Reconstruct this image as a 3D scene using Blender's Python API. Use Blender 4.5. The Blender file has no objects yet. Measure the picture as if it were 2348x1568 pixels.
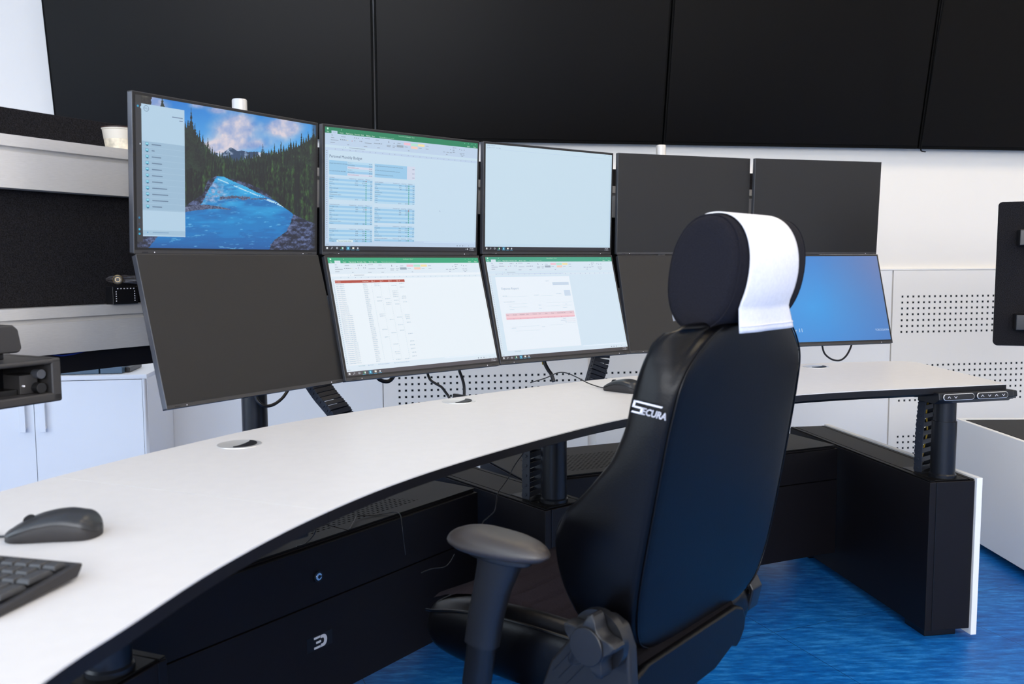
import bpy, bmesh, math, random
import numpy as np
from mathutils import Vector, Matrix, Euler
random.seed(7); rng = np.random.default_rng(11)
S = bpy.context.scene; C = S.collection
R = math.radians; PI = math.pi
EYE = 1.10                                    # camera height above the floor

# ------------------------------------------------------------------ camera
FPX = 2014.08; PIT = R(5.071); ROL = R(-.296)
_f = Vector((0, math.cos(PIT), -math.sin(PIT))); _u0 = Vector((0, math.sin(PIT), math.cos(PIT))); _r0 = Vector((1, 0, 0))
CR = math.cos(ROL)*_r0 + math.sin(ROL)*_u0; CU = -math.sin(ROL)*_r0 + math.cos(ROL)*_u0; CF = _f
cam = bpy.data.cameras.new('camera'); co = bpy.data.objects.new('camera', cam); C.objects.link(co)
M = Matrix(((CR.x, CU.x, -CF.x, 0), (CR.y, CU.y, -CF.y, 0), (CR.z, CU.z, -CF.z, EYE), (0, 0, 0, 1)))
co.matrix_world = M; S.camera = co
cam.sensor_width = 36; cam.lens = FPX/2348*36; cam.clip_start = .05; cam.clip_end = 60
cam.dof.use_dof = True; cam.dof.focus_distance = 2.7; cam.dof.aperture_fstop = 6.3
def ray(x, y): return CF + CR*((x-1174)/FPX) - CU*((y-784)/FPX)
def onz(x, y, z):                             # photo point -> world point at height z (world)
    d = ray(x, y); d = d*((z-EYE)/d.z); return Vector((d.x, d.y, z))
def at(x, y, Y):                              # photo point -> world point at distance Y
    d = ray(x, y); d = d*(Y/d.y); return Vector((d.x, d.y, d.z+EYE))

# ------------------------------------------------------------------ materials
def _in(n, k, v):
    if k in n.inputs: n.inputs[k].default_value = v
def mat(name, col, rough=.5, metal=0, spec=.5, noise=0, nscale=200, bump=0, bscale=300, coat=0, aniso=None):
    m = bpy.data.materials.new(name); m.use_nodes = True; nt = m.node_tree; b = nt.nodes['Principled BSDF']
    _in(b, 'Base Color', (*col, 1)); _in(b, 'Roughness', rough); _in(b, 'Metallic', metal); _in(b, 'Specular IOR Level', spec); _in(b, 'Coat Weight', coat)
    tc = nt.nodes.new('ShaderNodeTexCoord')
    mp = nt.nodes.new('ShaderNodeMapping'); nt.links.new(tc.outputs['Object'], mp.inputs[0])
    if aniso: mp.inputs['Scale'].default_value = aniso
    if noise:
        n = nt.nodes.new('ShaderNodeTexNoise'); n.inputs['Scale'].default_value = nscale; n.inputs['Detail'].default_value = 4
        nt.links.new(mp.outputs[0], n.inputs['Vector'])
        r = nt.nodes.new('ShaderNodeValToRGB'); r.color_ramp.elements[0].position = .35; r.color_ramp.elements[1].position = .65
        r.color_ramp.elements[0].color = (*[c*(1-noise) for c in col], 1); r.color_ramp.elements[1].color = (*[min(1, c*(1+noise)) for c in col], 1)
        nt.links.new(n.outputs[0], r.inputs[0]); nt.links.new(r.outputs[0], b.inputs['Base Color'])
    if bump:
        n = nt.nodes.new('ShaderNodeTexNoise'); n.inputs['Scale'].default_value = bscale; n.inputs['Detail'].default_value = 3
        nt.links.new(mp.outputs[0], n.inputs['Vector'])
        bp = nt.nodes.new('ShaderNodeBump'); bp.inputs['Strength'].default_value = bump; bp.inputs['Distance'].default_value = .002
        nt.links.new(n.outputs[0], bp.inputs['Height']); nt.links.new(bp.outputs[0], b.inputs['Normal'])
    return m
def emis(name, col, s):
    m = bpy.data.materials.new(name); m.use_nodes = True; nt = m.node_tree; nt.nodes.clear()
    e = nt.nodes.new('ShaderNodeEmission'); e.inputs[0].default_value = (*col, 1); e.inputs[1].default_value = s
    o = nt.nodes.new('ShaderNodeOutputMaterial'); nt.links.new(e.outputs[0], o.inputs[0]); return m
def math_n(nt, op, a, b=None, c=None):
    n = nt.nodes.new('ShaderNodeMath'); n.operation = op
    for i, v in enumerate((a, b, c)):
        if v is None: continue
        if isinstance(v, (int, float)): n.inputs[i].default_value = v
        else: nt.links.new(v, n.inputs[i])
    return n.outputs[0]
def holes_mat(name, base, hole, au, av, pu, pv, wu, wv, urange, vranges, rough=.5, shift=0, noise=0, square=True, spec=.5):
    """surface with a regular field of punched holes, in object space"""
    m = mat(name, base, rough, spec=spec); nt = m.node_tree; b = nt.nodes['Principled BSDF']
    tc = nt.nodes.new('ShaderNodeTexCoord'); sx = nt.nodes.new('ShaderNodeSeparateXYZ'); nt.links.new(tc.outputs['Object'], sx.inputs[0])
    u = sx.outputs[au]; v = sx.outputs[av]
    if shift: u2 = math_n(nt, 'ADD', u, math_n(nt, 'MULTIPLY', v, shift))
    else: u2 = u
    fu = math_n(nt, 'ABSOLUTE', math_n(nt, 'SUBTRACT', math_n(nt, 'FRACT', math_n(nt, 'DIVIDE', math_n(nt, 'SUBTRACT', u2, urange[0]-50*pu), pu)), .5))
    mask = math_n(nt, 'LESS_THAN', fu, wu/pu/2)
    tot = None
    for v0, v1 in vranges:
        fv = math_n(nt, 'ABSOLUTE', math_n(nt, 'SUBTRACT', math_n(nt, 'FRACT', math_n(nt, 'DIVIDE', math_n(nt, 'SUBTRACT', v, v0-50*pv), pv)), .5))
        k = math_n(nt, 'LESS_THAN', fv, wv/pv/2)
        k = math_n(nt, 'MULTIPLY', k, math_n(nt, 'GREATER_THAN', v, v0)); k = math_n(nt, 'MULTIPLY', k, math_n(nt, 'LESS_THAN', v, v1))
        tot = k if tot is None else math_n(nt, 'ADD', tot, k)
    mask = math_n(nt, 'MULTIPLY', mask, tot)
    mask = math_n(nt, 'MULTIPLY', mask, math_n(nt, 'GREATER_THAN', u2, urange[0])); mask = math_n(nt, 'MULTIPLY', mask, math_n(nt, 'LESS_THAN', u2, urange[1]))
    mx = nt.nodes.new('ShaderNodeMix'); mx.data_type = 'RGBA'; nt.links.new(mask, mx.inputs[0])
    mx.inputs[6].default_value = (*base, 1); mx.inputs[7].default_value = (*hole, 1); nt.links.new(mx.outputs[2], b.inputs['Base Color'])
    sp = nt.nodes.new('ShaderNodeMix'); sp.data_type = 'FLOAT'; nt.links.new(mask, sp.inputs[0]); sp.inputs[2].default_value = spec; sp.inputs[3].default_value = 0
    nt.links.new(sp.outputs[0], b.inputs['Specular IOR Level'])
    return m

WALL = mat('wall_paint', (.90, .87, .82), .7, spec=.2, bump=.05, bscale=120)
PANELW = (.90, .875, .83)
DESKW = mat('desk_laminate', (.68, .655, .63), .42, spec=.35, noise=.012, nscale=40)
EDGEB = mat('desk_black_edge', (.006, .006, .008), .45, spec=.3)
BLKM = mat('black_powder_coat', (.004, .0033, .0048), .5, spec=.25, noise=.25, nscale=900, bump=.25, bscale=900)
BLKS = mat('black_satin_metal', (.005, .006, .009), .34, spec=.4)
LIDM = mat('charcoal_lid_metal', (.005, .0048, .005), .5, spec=.13, noise=.3, nscale=700, bump=.2, bscale=800)
WHTP = mat('white_panel', (.88, .88, .87), .45)
CABW = mat('cabinet_white', (.86, .88, .91), .45, spec=.4)
ALU = mat('brushed_aluminium', (.72, .70, .675), .38, metal=.45, noise=.05, nscale=60, bump=.15, bscale=80, aniso=(1, 1, 40))
ALUW = mat('silver_tube', (.72, .71, .69), .4, metal=.6)
FELT = mat('speckled_felt', (.014, .013, .0145), .95, spec=.08, noise=.55, nscale=420, bump=.4, bscale=500)
CASE = mat('monitor_casing', (.032, .030, .030), .42, spec=.5)
SIDE = mat('monitor_side_metal', (.10, .105, .12), .35, metal=.5)
GLASS = mat('dark_screen', (.005, .0045, .0045), .42, spec=.48, noise=.1, nscale=500)
TVG = mat('display_panel', (.0008, .0006, .0008), .34, spec=.11)
TVB = mat('display_bezel', (.001, .001, .001), .6, spec=.1)
LEATH = mat('black_leather', (.0010, .0010, .0016), .33, spec=.21, bump=.12, bscale=420)
FABR = mat('woven_fabric', (.026, .021, .027), .95, spec=.15, noise=.5, nscale=700, bump=.5, bscale=900)
HEADF = mat('headrest_fabric', (.010, .0095, .0135), .9, spec=.15, noise=.25, nscale=500, bump=.3, bscale=700)
MESHF = mat('coarse_black_textile', (.005, .004, .005), .95, spec=.1, noise=.7, nscale=900, bump=.8, bscale=900)
COVER = mat('white_fleece_cover', (.80, .78, .79), .9, spec=.1, noise=.03, nscale=160, bump=.2, bscale=500)
PLAS = mat('grey_black_plastic', (.008, .008, .0095), .42, bump=.15, bscale=700)
PADM = mat('armrest_pad', (.034, .026, .021), .45, spec=.7, bump=.15, bscale=600)
PLASD = mat('black_plastic', (.006, .006, .007), .35)
MOUS = mat('mouse_shell', (.020, .021, .023), .38)
MOUSB = mat('mouse_side', (.022, .020, .021), .6)
CHROME = mat('chrome', (.75, .75, .76), .18, metal=1)
PRINT = mat('silver_print', (.78, .76, .80), .4)
LOGOW = mat('grey_print', (.55, .56, .6), .5)
CABL = mat('cable_black', (.008, .008, .010), .4)
CABY = mat('cable_yellow', (.45, .30, .02), .5)
CABBL = mat('cable_blue', (.01, .03, .22), .45)
KEYM = mat('keycap', (.040, .040, .042), .5)
PIPE = mat('leather_piping', (.016, .015, .015), .38)
LINK = mat('chain_link', (.010, .013, .022), .4)
ROOMC = mat('ceiling_tile', (.88, .87, .85), .8, spec=.1, noise=.02, nscale=50)

# ------------------------------------------------------------------ mesh builder
class MB:
    def __init__(s): s.v = []; s.f = []; s.m = []; s.mats = []
    def mi(s, m):
        if m not in s.mats: s.mats.append(m)
        return s.mats.index(m)
    def add(s, vs, fs, m):
        o = len(s.v); s.v += [tuple(v) for v in vs]; i = s.mi(m)
        for f in fs: s.f.append(tuple(o+k for k in f)); s.m.append(i)
        return s
    def box(s, c, d, m, rz=0, mx=None):
        c = Vector(c); a, b, e = (x/2 for x in d)
        vs = [Vector((x, y, z)) for x in (-a, a) for y in (-b, b) for z in (-e, e)]
        rot = Matrix.Rotation(rz, 3, 'Z') if mx is None else mx
        vs = [rot @ v + c for v in vs]
        return s.add(vs, [(0, 1, 3, 2), (4, 6, 7, 5), (0, 4, 5, 1), (2, 3, 7, 6), (0, 2, 6, 4), (1, 5, 7, 3)], m)
    def loft(s, rings, m, cap=True, closed=True):
        n = len(rings[0]); vs = [p for r in rings for p in r]; fs = []
        for i in range(len(rings)-1):
            for j in range(n if closed else n-1):
                k = (j+1) % n; fs.append((i*n+j, i*n+k, (i+1)*n+k, (i+1)*n+j))
        if cap: fs += [tuple(range(n-1, -1, -1)), tuple((len(rings)-1)*n+j for j in range(n))]
        return s.add(vs, fs, m)
    def tube(s, pts, r, m, n=10, smooth=True):
        pts = [Vector(p) for p in pts]
        if smooth and len(pts) > 2: pts = spline(pts, 8)
        rings = []; t0 = (pts[1]-pts[0]).normalized(); nrm = t0.orthogonal().normalized()
        for i, p in enumerate(pts):
            t = (pts[min(i+1, len(pts)-1)]-pts[max(i-1, 0)]).normalized()
            nrm = (nrm - t*nrm.dot(t)).normalized(); b = t.cross(nrm)
            rr = r(i/(len(pts)-1)) if callable(r) else r
            rings.append([p + (nrm*math.cos(a)+b*math.sin(a))*rr for a in (2*PI*k/n for k in range(n))])
        return s.loft(rings, m)
    def cyl(s, p0, p1, r, m, n=32, r1=None):
        p0 = Vector(p0); p1 = Vector(p1); t = (p1-p0).normalized(); a = t.orthogonal().normalized(); b = t.cross(a)
        r1 = r if r1 is None else r1
        return s.loft([[p+(a*math.cos(2*PI*k/n)+b*math.sin(2*PI*k/n))*q for k in range(n)] for p, q in ((p0, r), (p1, r1))], m)
    def lathe(s, c, prof, m, n=40):
        c = Vector(c)
        return s.loft([[c+Vector((r*math.cos(2*PI*k/n), r*math.sin(2*PI*k/n), z)) for k in range(n)] for r, z in prof], m)
    def prism(s, poly, z0, z1, m, mt=None, inset=0):
        n = len(poly); lo = offset(poly, inset) if inset else poly
        vs = [(p[0], p[1], z0) for p in lo]+[(p[0], p[1], z1) for p in poly]
        s.add(vs, [(j, (j+1) % n, n+(j+1) % n, n+j) for j in range(n)]+[tuple(range(n-1, -1, -1))], m)
        s.add([(p[0], p[1], z1) for p in poly], [tuple(range(n))], mt or m); return s
    def obj(s, name, parent=None, bevel=0, smooth=False, sub=0, seg=2, angle=40, inv=None):
        me = bpy.data.meshes.new(name); me.from_pydata(s.v, [], s.f)
        for m in s.mats: me.materials.append(m)
        for p, i in zip(me.polygons, s.m): p.material_index = i
        me.update()
        bm = bmesh.new(); bm.from_mesh(me); bmesh.ops.remove_doubles(bm, verts=bm.verts, dist=1e-6); bmesh.ops.recalc_face_normals(bm, faces=bm.faces); bm.to_mesh(me); bm.free()
        o = bpy.data.objects.new(name, me); C.objects.link(o)
        if parent: o.parent = parent
        if bevel:
            b = o.modifiers.new('bevel', 'BEVEL'); b.width = bevel; b.segments = seg; b.limit_method = 'ANGLE'; b.angle_limit = R(35)
            for p in me.polygons: p.use_smooth = True
            w = o.modifiers.new('wn', 'WEIGHTED_NORMAL'); w.keep_sharp = False
        if sub:
            m = o.modifiers.new('sub', 'SUBSURF'); m.levels = sub; m.render_levels = sub; smooth = True
        if smooth:
            for p in me.polygons: p.use_smooth = True
            if not sub: me.set_sharp_from_angle(angle=R(angle))
        return o
def spline(pts, n=8, closed=False):
    pts = [Vector(p) for p in pts]; out = []; N = len(pts)
    rngk = range(N) if closed else range(N-1)
    for i in rngk:
        g = (lambda k: pts[k % N]) if closed else (lambda k: pts[max(0, min(N-1, k))])
        p0, p1, p2, p3 = g(i-1), g(i), g(i+1), g(i+2)
        for k in range(n):
            t = k/n
            out.append(.5*((2*p1)+(p2-p0)*t+(2*p0-5*p1+4*p2-p3)*t*t+(3*p1-p0-3*p2+p3)*t**3))
    if not closed: out.append(pts[-1])
    return out
def offset(poly, d):
    P = [Vector((p[0], p[1])) for p in poly]; n = len(P)
    area = sum(P[i].x*P[(i+1) % n].y-P[(i+1) % n].x*P[i].y for i in range(n)); sg = 1 if area > 0 else -1
    out = []
    for i in range(n):
        a = (P[i]-P[i-1]).normalized(); b = (P[(i+1) % n]-P[i]).normalized()
        na = Vector((-a.y, a.x))*sg; nb = Vector((-b.y, b.x))*sg; q = na+nb
        q = q/max(.35, q.dot(na)) if q.length > 1e-6 else na
        out.append(P[i]+q*d)
    return out
def interp(x, xs, ys): return float(np.interp(x, xs, ys))

def tag(o, label=None, cat=None, group=None, kind=None):
    if label: o['label'] = label
    if cat: o['category'] = cat
    if group: o['group'] = group
    if kind: o['kind'] = kind
    return o
def thing(name, loc=(0, 0, 0), rot=(0, 0, 0), label=None, cat=None, group=None):
    o = bpy.data.objects.new(name, None); o.empty_display_size = .05; C.objects.link(o)
    o.location = loc; o.rotation_euler = rot; return tag(o, label, cat, group)
def copy_tree(o, parent=None):
    c = o.copy(); C.objects.link(c)
    if parent: c.parent = parent
    for ch in list(o.children): copy_tree(ch, c)
    return c

# ------------------------------------------------------------------ glyphs (made first, while the scene is empty)
class Glyphs:
    def __init__(s): s.c = {}
    def _mesh(s, t):
        cu = bpy.data.curves.new('glyph', 'FONT'); cu.body = t; cu.resolution_u = 2; cu.size = 1
        o = bpy.data.objects.new('glyph', cu); C.objects.link(o); dg = bpy.context.evaluated_depsgraph_get()
        e = o.evaluated_get(dg); me = e.to_mesh()
        vs = [(v.co.x, v.co.y) for v in me.vertices]; fs = [tuple(p.vertices) for p in me.polygons]
        e.to_mesh_clear(); bpy.data.objects.remove(o); bpy.data.curves.remove(cu); return vs, fs
    def get(s, ch):
        if ch not in s.c:
            if not hasattr(s, 'bar'): s.bar = max(v[0] for v in s._mesh('|')[0])
            vs, fs = s._mesh(ch) if ch != ' ' else ([], [])
            w = max(v[0] for v in s._mesh(ch+'|')[0])-s.bar
            s.c[ch] = (vs, fs, w)
        return s.c[ch]
    def text(s, t, size, x=0, y=0, align='l', wide=1):
        W = sum(s.get(ch)[2] for ch in t)*size*wide
        if align == 'c': x -= W/2
        if align == 'r': x -= W
        vs = []; fs = []
        for ch in t:
            v, f, w = s.get(ch); o = len(vs)
            vs += [(x+a*size*wide, y+b*size) for a, b in v]; fs += [tuple(o+k for k in q) for q in f]; x += w*size*wide
        return vs, fs
G = Glyphs()
for ch in 'ABCDEFGHIJKLMNOPQRSTUVWXYZabcdefghijklmnopqrstuvwxyz0123456789 .,$%-&?:/()': G.get(ch)

# ------------------------------------------------------------------ room shell
TH = R(8.8); WD = Vector((math.cos(TH), math.sin(TH), 0)); WN = Vector((math.sin(TH), -math.cos(TH), 0))
WP = Vector((-.565, 4.361, 0))
def wp(s, off, z): p = WP + WD*(s-.101) + WN*off; return Vector((p.x, p.y, z))
def frame_obj(name, s, off, z): return None
def struct(o): o['kind'] = 'structure'; return o
H = 2.95; SL, SR, DB = -2.9, 5.2, 7.6
def wbox(mb, s0, s1, o0, o1, z0, z1, m):
    p = wp((s0+s1)/2, (o0+o1)/2, (z0+z1)/2); mb.box(p, (abs(s1-s0), abs(o1-o0), abs(z1-z0)), m, TH); return mb
struct(wbox(MB(), SL-.1, SR+.1, -.12, 0, 0, H, WALL).obj('wall_back'))
# floor of blue marbled linoleum tiles
fm = mat('floor_linoleum', (.004, .10, .40), .42, spec=.35); nt = fm.node_tree; b = nt.nodes['Principled BSDF']
tc = nt.nodes.new('ShaderNodeTexCoord'); mp = nt.nodes.new('ShaderNodeMapping'); mp.inputs['Rotation'].default_value = (0, 0, R(-18)); mp.inputs['Scale'].default_value = (1.3, 6, 1)
nt.links.new(tc.outputs['Object'], mp.inputs[0])
n1 = nt.nodes.new('ShaderNodeTexNoise'); n1.inputs['Scale'].default_value = 9; n1.inputs['Detail'].default_value = 9; n1.inputs['Roughness'].default_value = .72; nt.links.new(mp.outputs[0], n1.inputs['Vector'])
n2 = nt.nodes.new('ShaderNodeTexNoise'); n2.inputs['Scale'].default_value = 2.2; n2.inputs['Detail'].default_value = 3; nt.links.new(tc.outputs['Object'], n2.inputs['Vector'])
ad = math_n(nt, 'ADD', math_n(nt, 'MULTIPLY', n1.outputs[0], .75), math_n(nt, 'MULTIPLY', n2.outputs[0], .25))
rp = nt.nodes.new('ShaderNodeValToRGB'); nt.links.new(ad, rp.inputs[0]); e = rp.color_ramp.elements
e[0].position = .36; e[0].color = (.002, .062, .28, 1); e[1].position = .64; e[1].color = (.04, .30, .74, 1)
k = e.new(.5); k.color = (.003, .145, .50, 1)
sx = nt.nodes.new('ShaderNodeSeparateXYZ'); m2 = nt.nodes.new('ShaderNodeMapping'); m2.inputs['Rotation'].default_value = (0, 0, R(-22)); m2.inputs['Location'].default_value = (.13, .34, 0); nt.links.new(tc.outputs['Object'], m2.inputs[0]); nt.links.new(m2.outputs[0], sx.inputs[0])
g = None
for ax in (0, 1):
    q = math_n(nt, 'LESS_THAN', math_n(nt, 'FRACT', math_n(nt, 'DIVIDE', math_n(nt, 'ADD', sx.outputs[ax], 30), .6)), .0035)
    g = q if g is None else math_n(nt, 'MAXIMUM', g, q)
mx = nt.nodes.new('ShaderNodeMix'); mx.data_type = 'RGBA'; nt.links.new(math_n(nt, 'MULTIPLY', g, .75), mx.inputs[0]); nt.links.new(rp.outputs[0], mx.inputs[6]); mx.inputs[7].default_value = (.001, .012, .05, 1)
nt.links.new(mx.outputs[2], b.inputs['Base Color'])
struct(wbox(MB(), SL-.1, SR+.1, -.12, DB+.1, -.1, 0, fm).obj('floor'))
struct(wbox(MB(), SL-.1, SR+.1, -.12, DB+.1, H, H+.1, ROOMC).obj('ceiling'))
struct(wbox(MB(), SR, SR+.1, 0, DB, 0, H, WALL).obj('wall_right'))
# left wall with one big window, front wall (behind the camera) with another and an added opening at right for fill
mb = MB(); LW0, LW1, LZ0, LZ1 = 2.2, 7.0, .35, 2.6
wbox(mb, SL-.1, SL, 0, LW0, 0, H, WALL); wbox(mb, SL-.1, SL, LW1, DB, 0, H, WALL); wbox(mb, SL-.1, SL, LW0, LW1, 0, LZ0, WALL); wbox(mb, SL-.1, SL, LW0, LW1, LZ1, H, WALL)
struct(mb.obj('wall_left'))
FW0, FW1, FZ0, FZ1 = -2.4, 1.4, 1.25, 2.6; GW0, GW1 = 2.4, 4.8
mb = MB(); wbox(mb, SL, FW0, DB, DB+.1, 0, H, WALL); wbox(mb, FW1, GW0, DB, DB+.1, 0, H, WALL); wbox(mb, GW1, SR, DB, DB+.1, 0, H, WALL); wbox(mb, GW0, GW1, DB, DB+.1, 0, FZ0, WALL); wbox(mb, GW0, GW1, DB, DB+.1, FZ1, H, WALL); wbox(mb, FW0, FW1, DB, DB+.1, 0, FZ0, WALL); wbox(mb, FW0, FW1, DB, DB+.1, FZ1, H, WALL)
struct(mb.obj('wall_front'))
PANE = bpy.data.materials.new('window_glass'); PANE.use_nodes = True; nt = PANE.node_tree; nt.nodes.clear()
tb = nt.nodes.new('ShaderNodeBsdfTransparent'); gl = nt.nodes.new('ShaderNodeBsdfGlossy'); gl.inputs['Roughness'].default_value = .02; ms = nt.nodes.new('ShaderNodeMixShader'); ms.inputs[0].default_value = .06
om = nt.nodes.new('ShaderNodeOutputMaterial'); nt.links.new(tb.outputs[0], ms.inputs[1]); nt.links.new(gl.outputs[0], ms.inputs[2]); nt.links.new(ms.outputs[0], om.inputs[0])
def window(n, along, a0, a1, z0, z1, pos, k):
    root = thing('window_%d' % n, wp(pos, (a0+a1)/2, z0) if along == 'o' else wp((a0+a1)/2, pos, z0)); root['kind'] = 'structure'
    inv = root.matrix_world.inverted()
    fr = MB()
    def bx(u0, u1, w0, w1, m=WHTP, t=.05):
        if along == 'o': wbox(fr, pos-t, pos, u0, u1, w0, w1, m)
        else: wbox(fr, u0, u1, pos, pos+t, w0, w1, m)
    bx(a0, a1, z0, z0+.05); bx(a0, a1, z1-.05, z1)
    for i in range(k+1):
        u = a0+(a1-a0-.05)*i/k; bx(u, u+.05, z0+.05, z1-.05)
    o = fr.obj('window_frame', root); o.matrix_parent_inverse = Matrix.Translation(root.location).inverted()
    fr = MB(); bx(a0+.05, a1-.05, z0+.05, z1-.05, PANE, .01)
    o = fr.obj('window_pane', root); o.matrix_parent_inverse = Matrix.Translation(root.location).inverted()
window(1, 'o', LW0, LW1, LZ0, LZ1, SL, 4)
window(2, 's', FW0, FW1, FZ0, FZ1, DB, 3)
window(3, 's', GW0, GW1, FZ0, FZ1, DB, 2)  # unseen extra window, added to let fill light in from the right
# wainscot of acoustic panels along the back wall, top at 1.055 m
PT = 1.055
def wall_panel(n, s0, s1, holes, vr, u0=.0, m=None):
    w = s1-s0; pm = m
    if holes: pm = holes_mat('perforated_panel_%d' % n, PANELW, (.012, .016, .018), 0, 2, .032, .032, .0108, .0108, (holes[0], holes[1]), vr, .55, spec=.25)
    mb = MB(); mb.box((w/2, 0, PT/2), (w-.004, .02, PT), pm)
    o = mb.obj('trim_%d' % n, bevel=.0015); p = wp(s0, .0105, 0); o.location = p; o.rotation_euler = (0, 0, TH); struct(o); return o
PLAIN = mat('plain_wall_panel', (.88, .88, .875), .5, spec=.3)
VR = [(EYE-.579-.192, EYE-.547), (EYE-.187-.208, EYE-.171), (EYE-.955-.208, EYE-.939)]
VR = [(.3293, .5533), (.7055, .9295), (-.0625, .1615)]
wall_panel(1, -1.6, .02, None, VR, m=PLAIN)
wall_panel(2, .02, 1.066, (.065, .065+.032*30), VR)
wall_panel(3, 1.108, 2.09, (.038, .038+.032*28), VR)
wall_panel(4, 2.13, 2.748, None, VR, m=PLAIN)
wall_panel(5, 2.752, 4.2, (.041, .041+.032*40), VR)
wall_panel(6, 4.205, SR-.01, None, VR, m=PLAIN)
struct(wbox(MB(), -1.6, SR-.005, .0003, .0225, PT+.0015, PT+.008, WHTP).obj('trim_7'))

# ------------------------------------------------------------------ wall of big displays
def display(W_, s0, label):
    H_ = .815
    o = thing('wall_display', label=label, cat='display', group='large displays leaning out from the back wall')
    s = s0+W_/2; base = wp(s, .082, EYE+.592); o.location = base; o.rotation_euler = (R(10.5), 0, TH)
    mb = MB()
    mb.box((0, .02, H_/2), (W_-.003, .036, H_), TVB); mb.obj('display_casing', o, bevel=.003)
    mb = MB(); mb.box((0, 0, H_/2+.004), (W_-.022, .006, H_-.024), TVG); mb.obj('display_panel', o, bevel=.001)
    mb = MB(); mb.box((0, .05, H_*.62), (.5, .022, .3), TVB); mb.box((0, .09, H_*.62), (.12, .08, .16), BLKS); mb.box((0, .075, .25), (.6, .03, .06), BLKS)
    mb.obj('wall_bracket', o, bevel=.002)
    return o
s0 = (Vector((-.646, 4.271, 0))-WP).dot(WD)+.101
for i, lab in enumerate(('large black wall display, first from the left, its left border beside bare white wall', 'large black wall display, second from the left, above the spreadsheet monitors',
        'large black wall display, third from the left, hanging above the white headrest cover', 'large black wall display, fourth from the left, at the right edge of the photo')):
    display((1.43, 1.423, 1.394, 1.43)[i], s0+(-1.4335, 0, 1.427, 2.825)[i], lab)
mb = MB(); P = [at(2166, -6, 4.33), at(2150, 90, 4.40), at(2133, 200, 4.48), at(2118, 300, 4.545), at(2112, 338, 4.56), at(2113, 346, 4.56), at(2122, 348, 4.57)]
tag(mb.tube(P, .0032, TVB).obj('display_cable', smooth=True), 'black cable running down the gap between the two rightmost wall displays', 'cable')

# ------------------------------------------------------------------ ceiling lights
LAMP = emis('lamp_diffuser', (1, .83, .59), 13.8)
for k, (s, o_) in enumerate(((.5, 1.25), (2.5, 1.25), (4.4, 1.25), (.5, 3.2), (2.5, 3.2), (4.4, 3.2), (.5, 5.1), (2.5, 5.1), (4.4, 5.1))):
    t = thing('ceiling_light', wp(s, o_, H), (0, 0, TH), 'square white ceiling light panel above the control room', 'ceiling light', 'ceiling light panels')
    mb = MB(); mb.box((0, 0, -.02), (.62, .62, .03), WHTP); mb.obj('lamp_frame', t, bevel=.002)
    mb = MB(); mb.box((0, 0, -.037), (.57, .57, .004), LAMP); mb.obj('lamp_diffuser', t)
def area(name, loc, rot, sx, sy, e, col):
    l = bpy.data.lights.new(name, 'AREA'); l.shape = 'RECTANGLE'; l.size = sx; l.size_y = sy; l.energy = e; l.color = col
    o = bpy.data.objects.new(name, l); C.objects.link(o); o.location = loc; o.rotation_euler = rot; return o
SKY = (.58, .78, 1)
area('daylight_left', wp(SL-.12, (LW0+LW1)/2, (LZ0+LZ1)/2), (0, R(-90), TH), LZ1-LZ0-.1, LW1-LW0-.1, 185, (.74, .86, 1))
area('fill_front_right', wp((GW0+GW1)/2, DB+.12, (FZ0+FZ1)/2), (R(90), 0, TH), GW1-GW0-.1, FZ1-FZ0-.1, 45, (1, .93, .84))  # added warm fill behind the extra window, lifts low wall and right displays
area('daylight_front', wp((FW0+FW1)/2, DB+.12, (FZ0+FZ1)/2), (R(90), 0, TH), FW1-FW0-.1, FZ1-FZ0-.1, 260, (.95, .96, 1))
w = bpy.data.worlds.new('world'); S.world = w; w.use_nodes = True; bg = w.node_tree.nodes['Background']; bg.inputs[0].default_value = (.6, .78, 1, 1); bg.inputs[1].default_value = .8

# ------------------------------------------------------------------ console: pedestals and plinth cabinets
ZB = .475                                     # top of the base units
def V2(a): return Vector((a[0], a[1], 0))
PED = {0: ((-.558, 1.365), 69.0, .66, 1), 1: ((.083, 2.198), 38.0, .66, -1), 2: ((1.195, 2.468), 8.9, .86, -1)}
def ped_axes(k):
    c, ang, L, sd = PED[k]; u = Vector((-math.sin(R(ang)), math.cos(R(ang)), 0))
    a = Vector((u.y, -u.x, 0)) if sd < 0 else Vector((-u.y, u.x, 0))   # across, away from the given corner
    if sd > 0: a = Vector((-math.cos(R(ang)), -math.sin(R(ang)), 0))
    else: a = Vector((math.cos(R(ang)), math.sin(R(ang)), 0))
    return V2(c), u, a, L
PW = .142
PLAB = {0: 'black steel desk pedestal nearest the camera, under the left end of the desk', 1: 'black steel desk pedestal beside the armrest, carrying the middle column', 2: 'tall black end pedestal with a white side panel, under the right end of the desk'}
pedestals = {}
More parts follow.
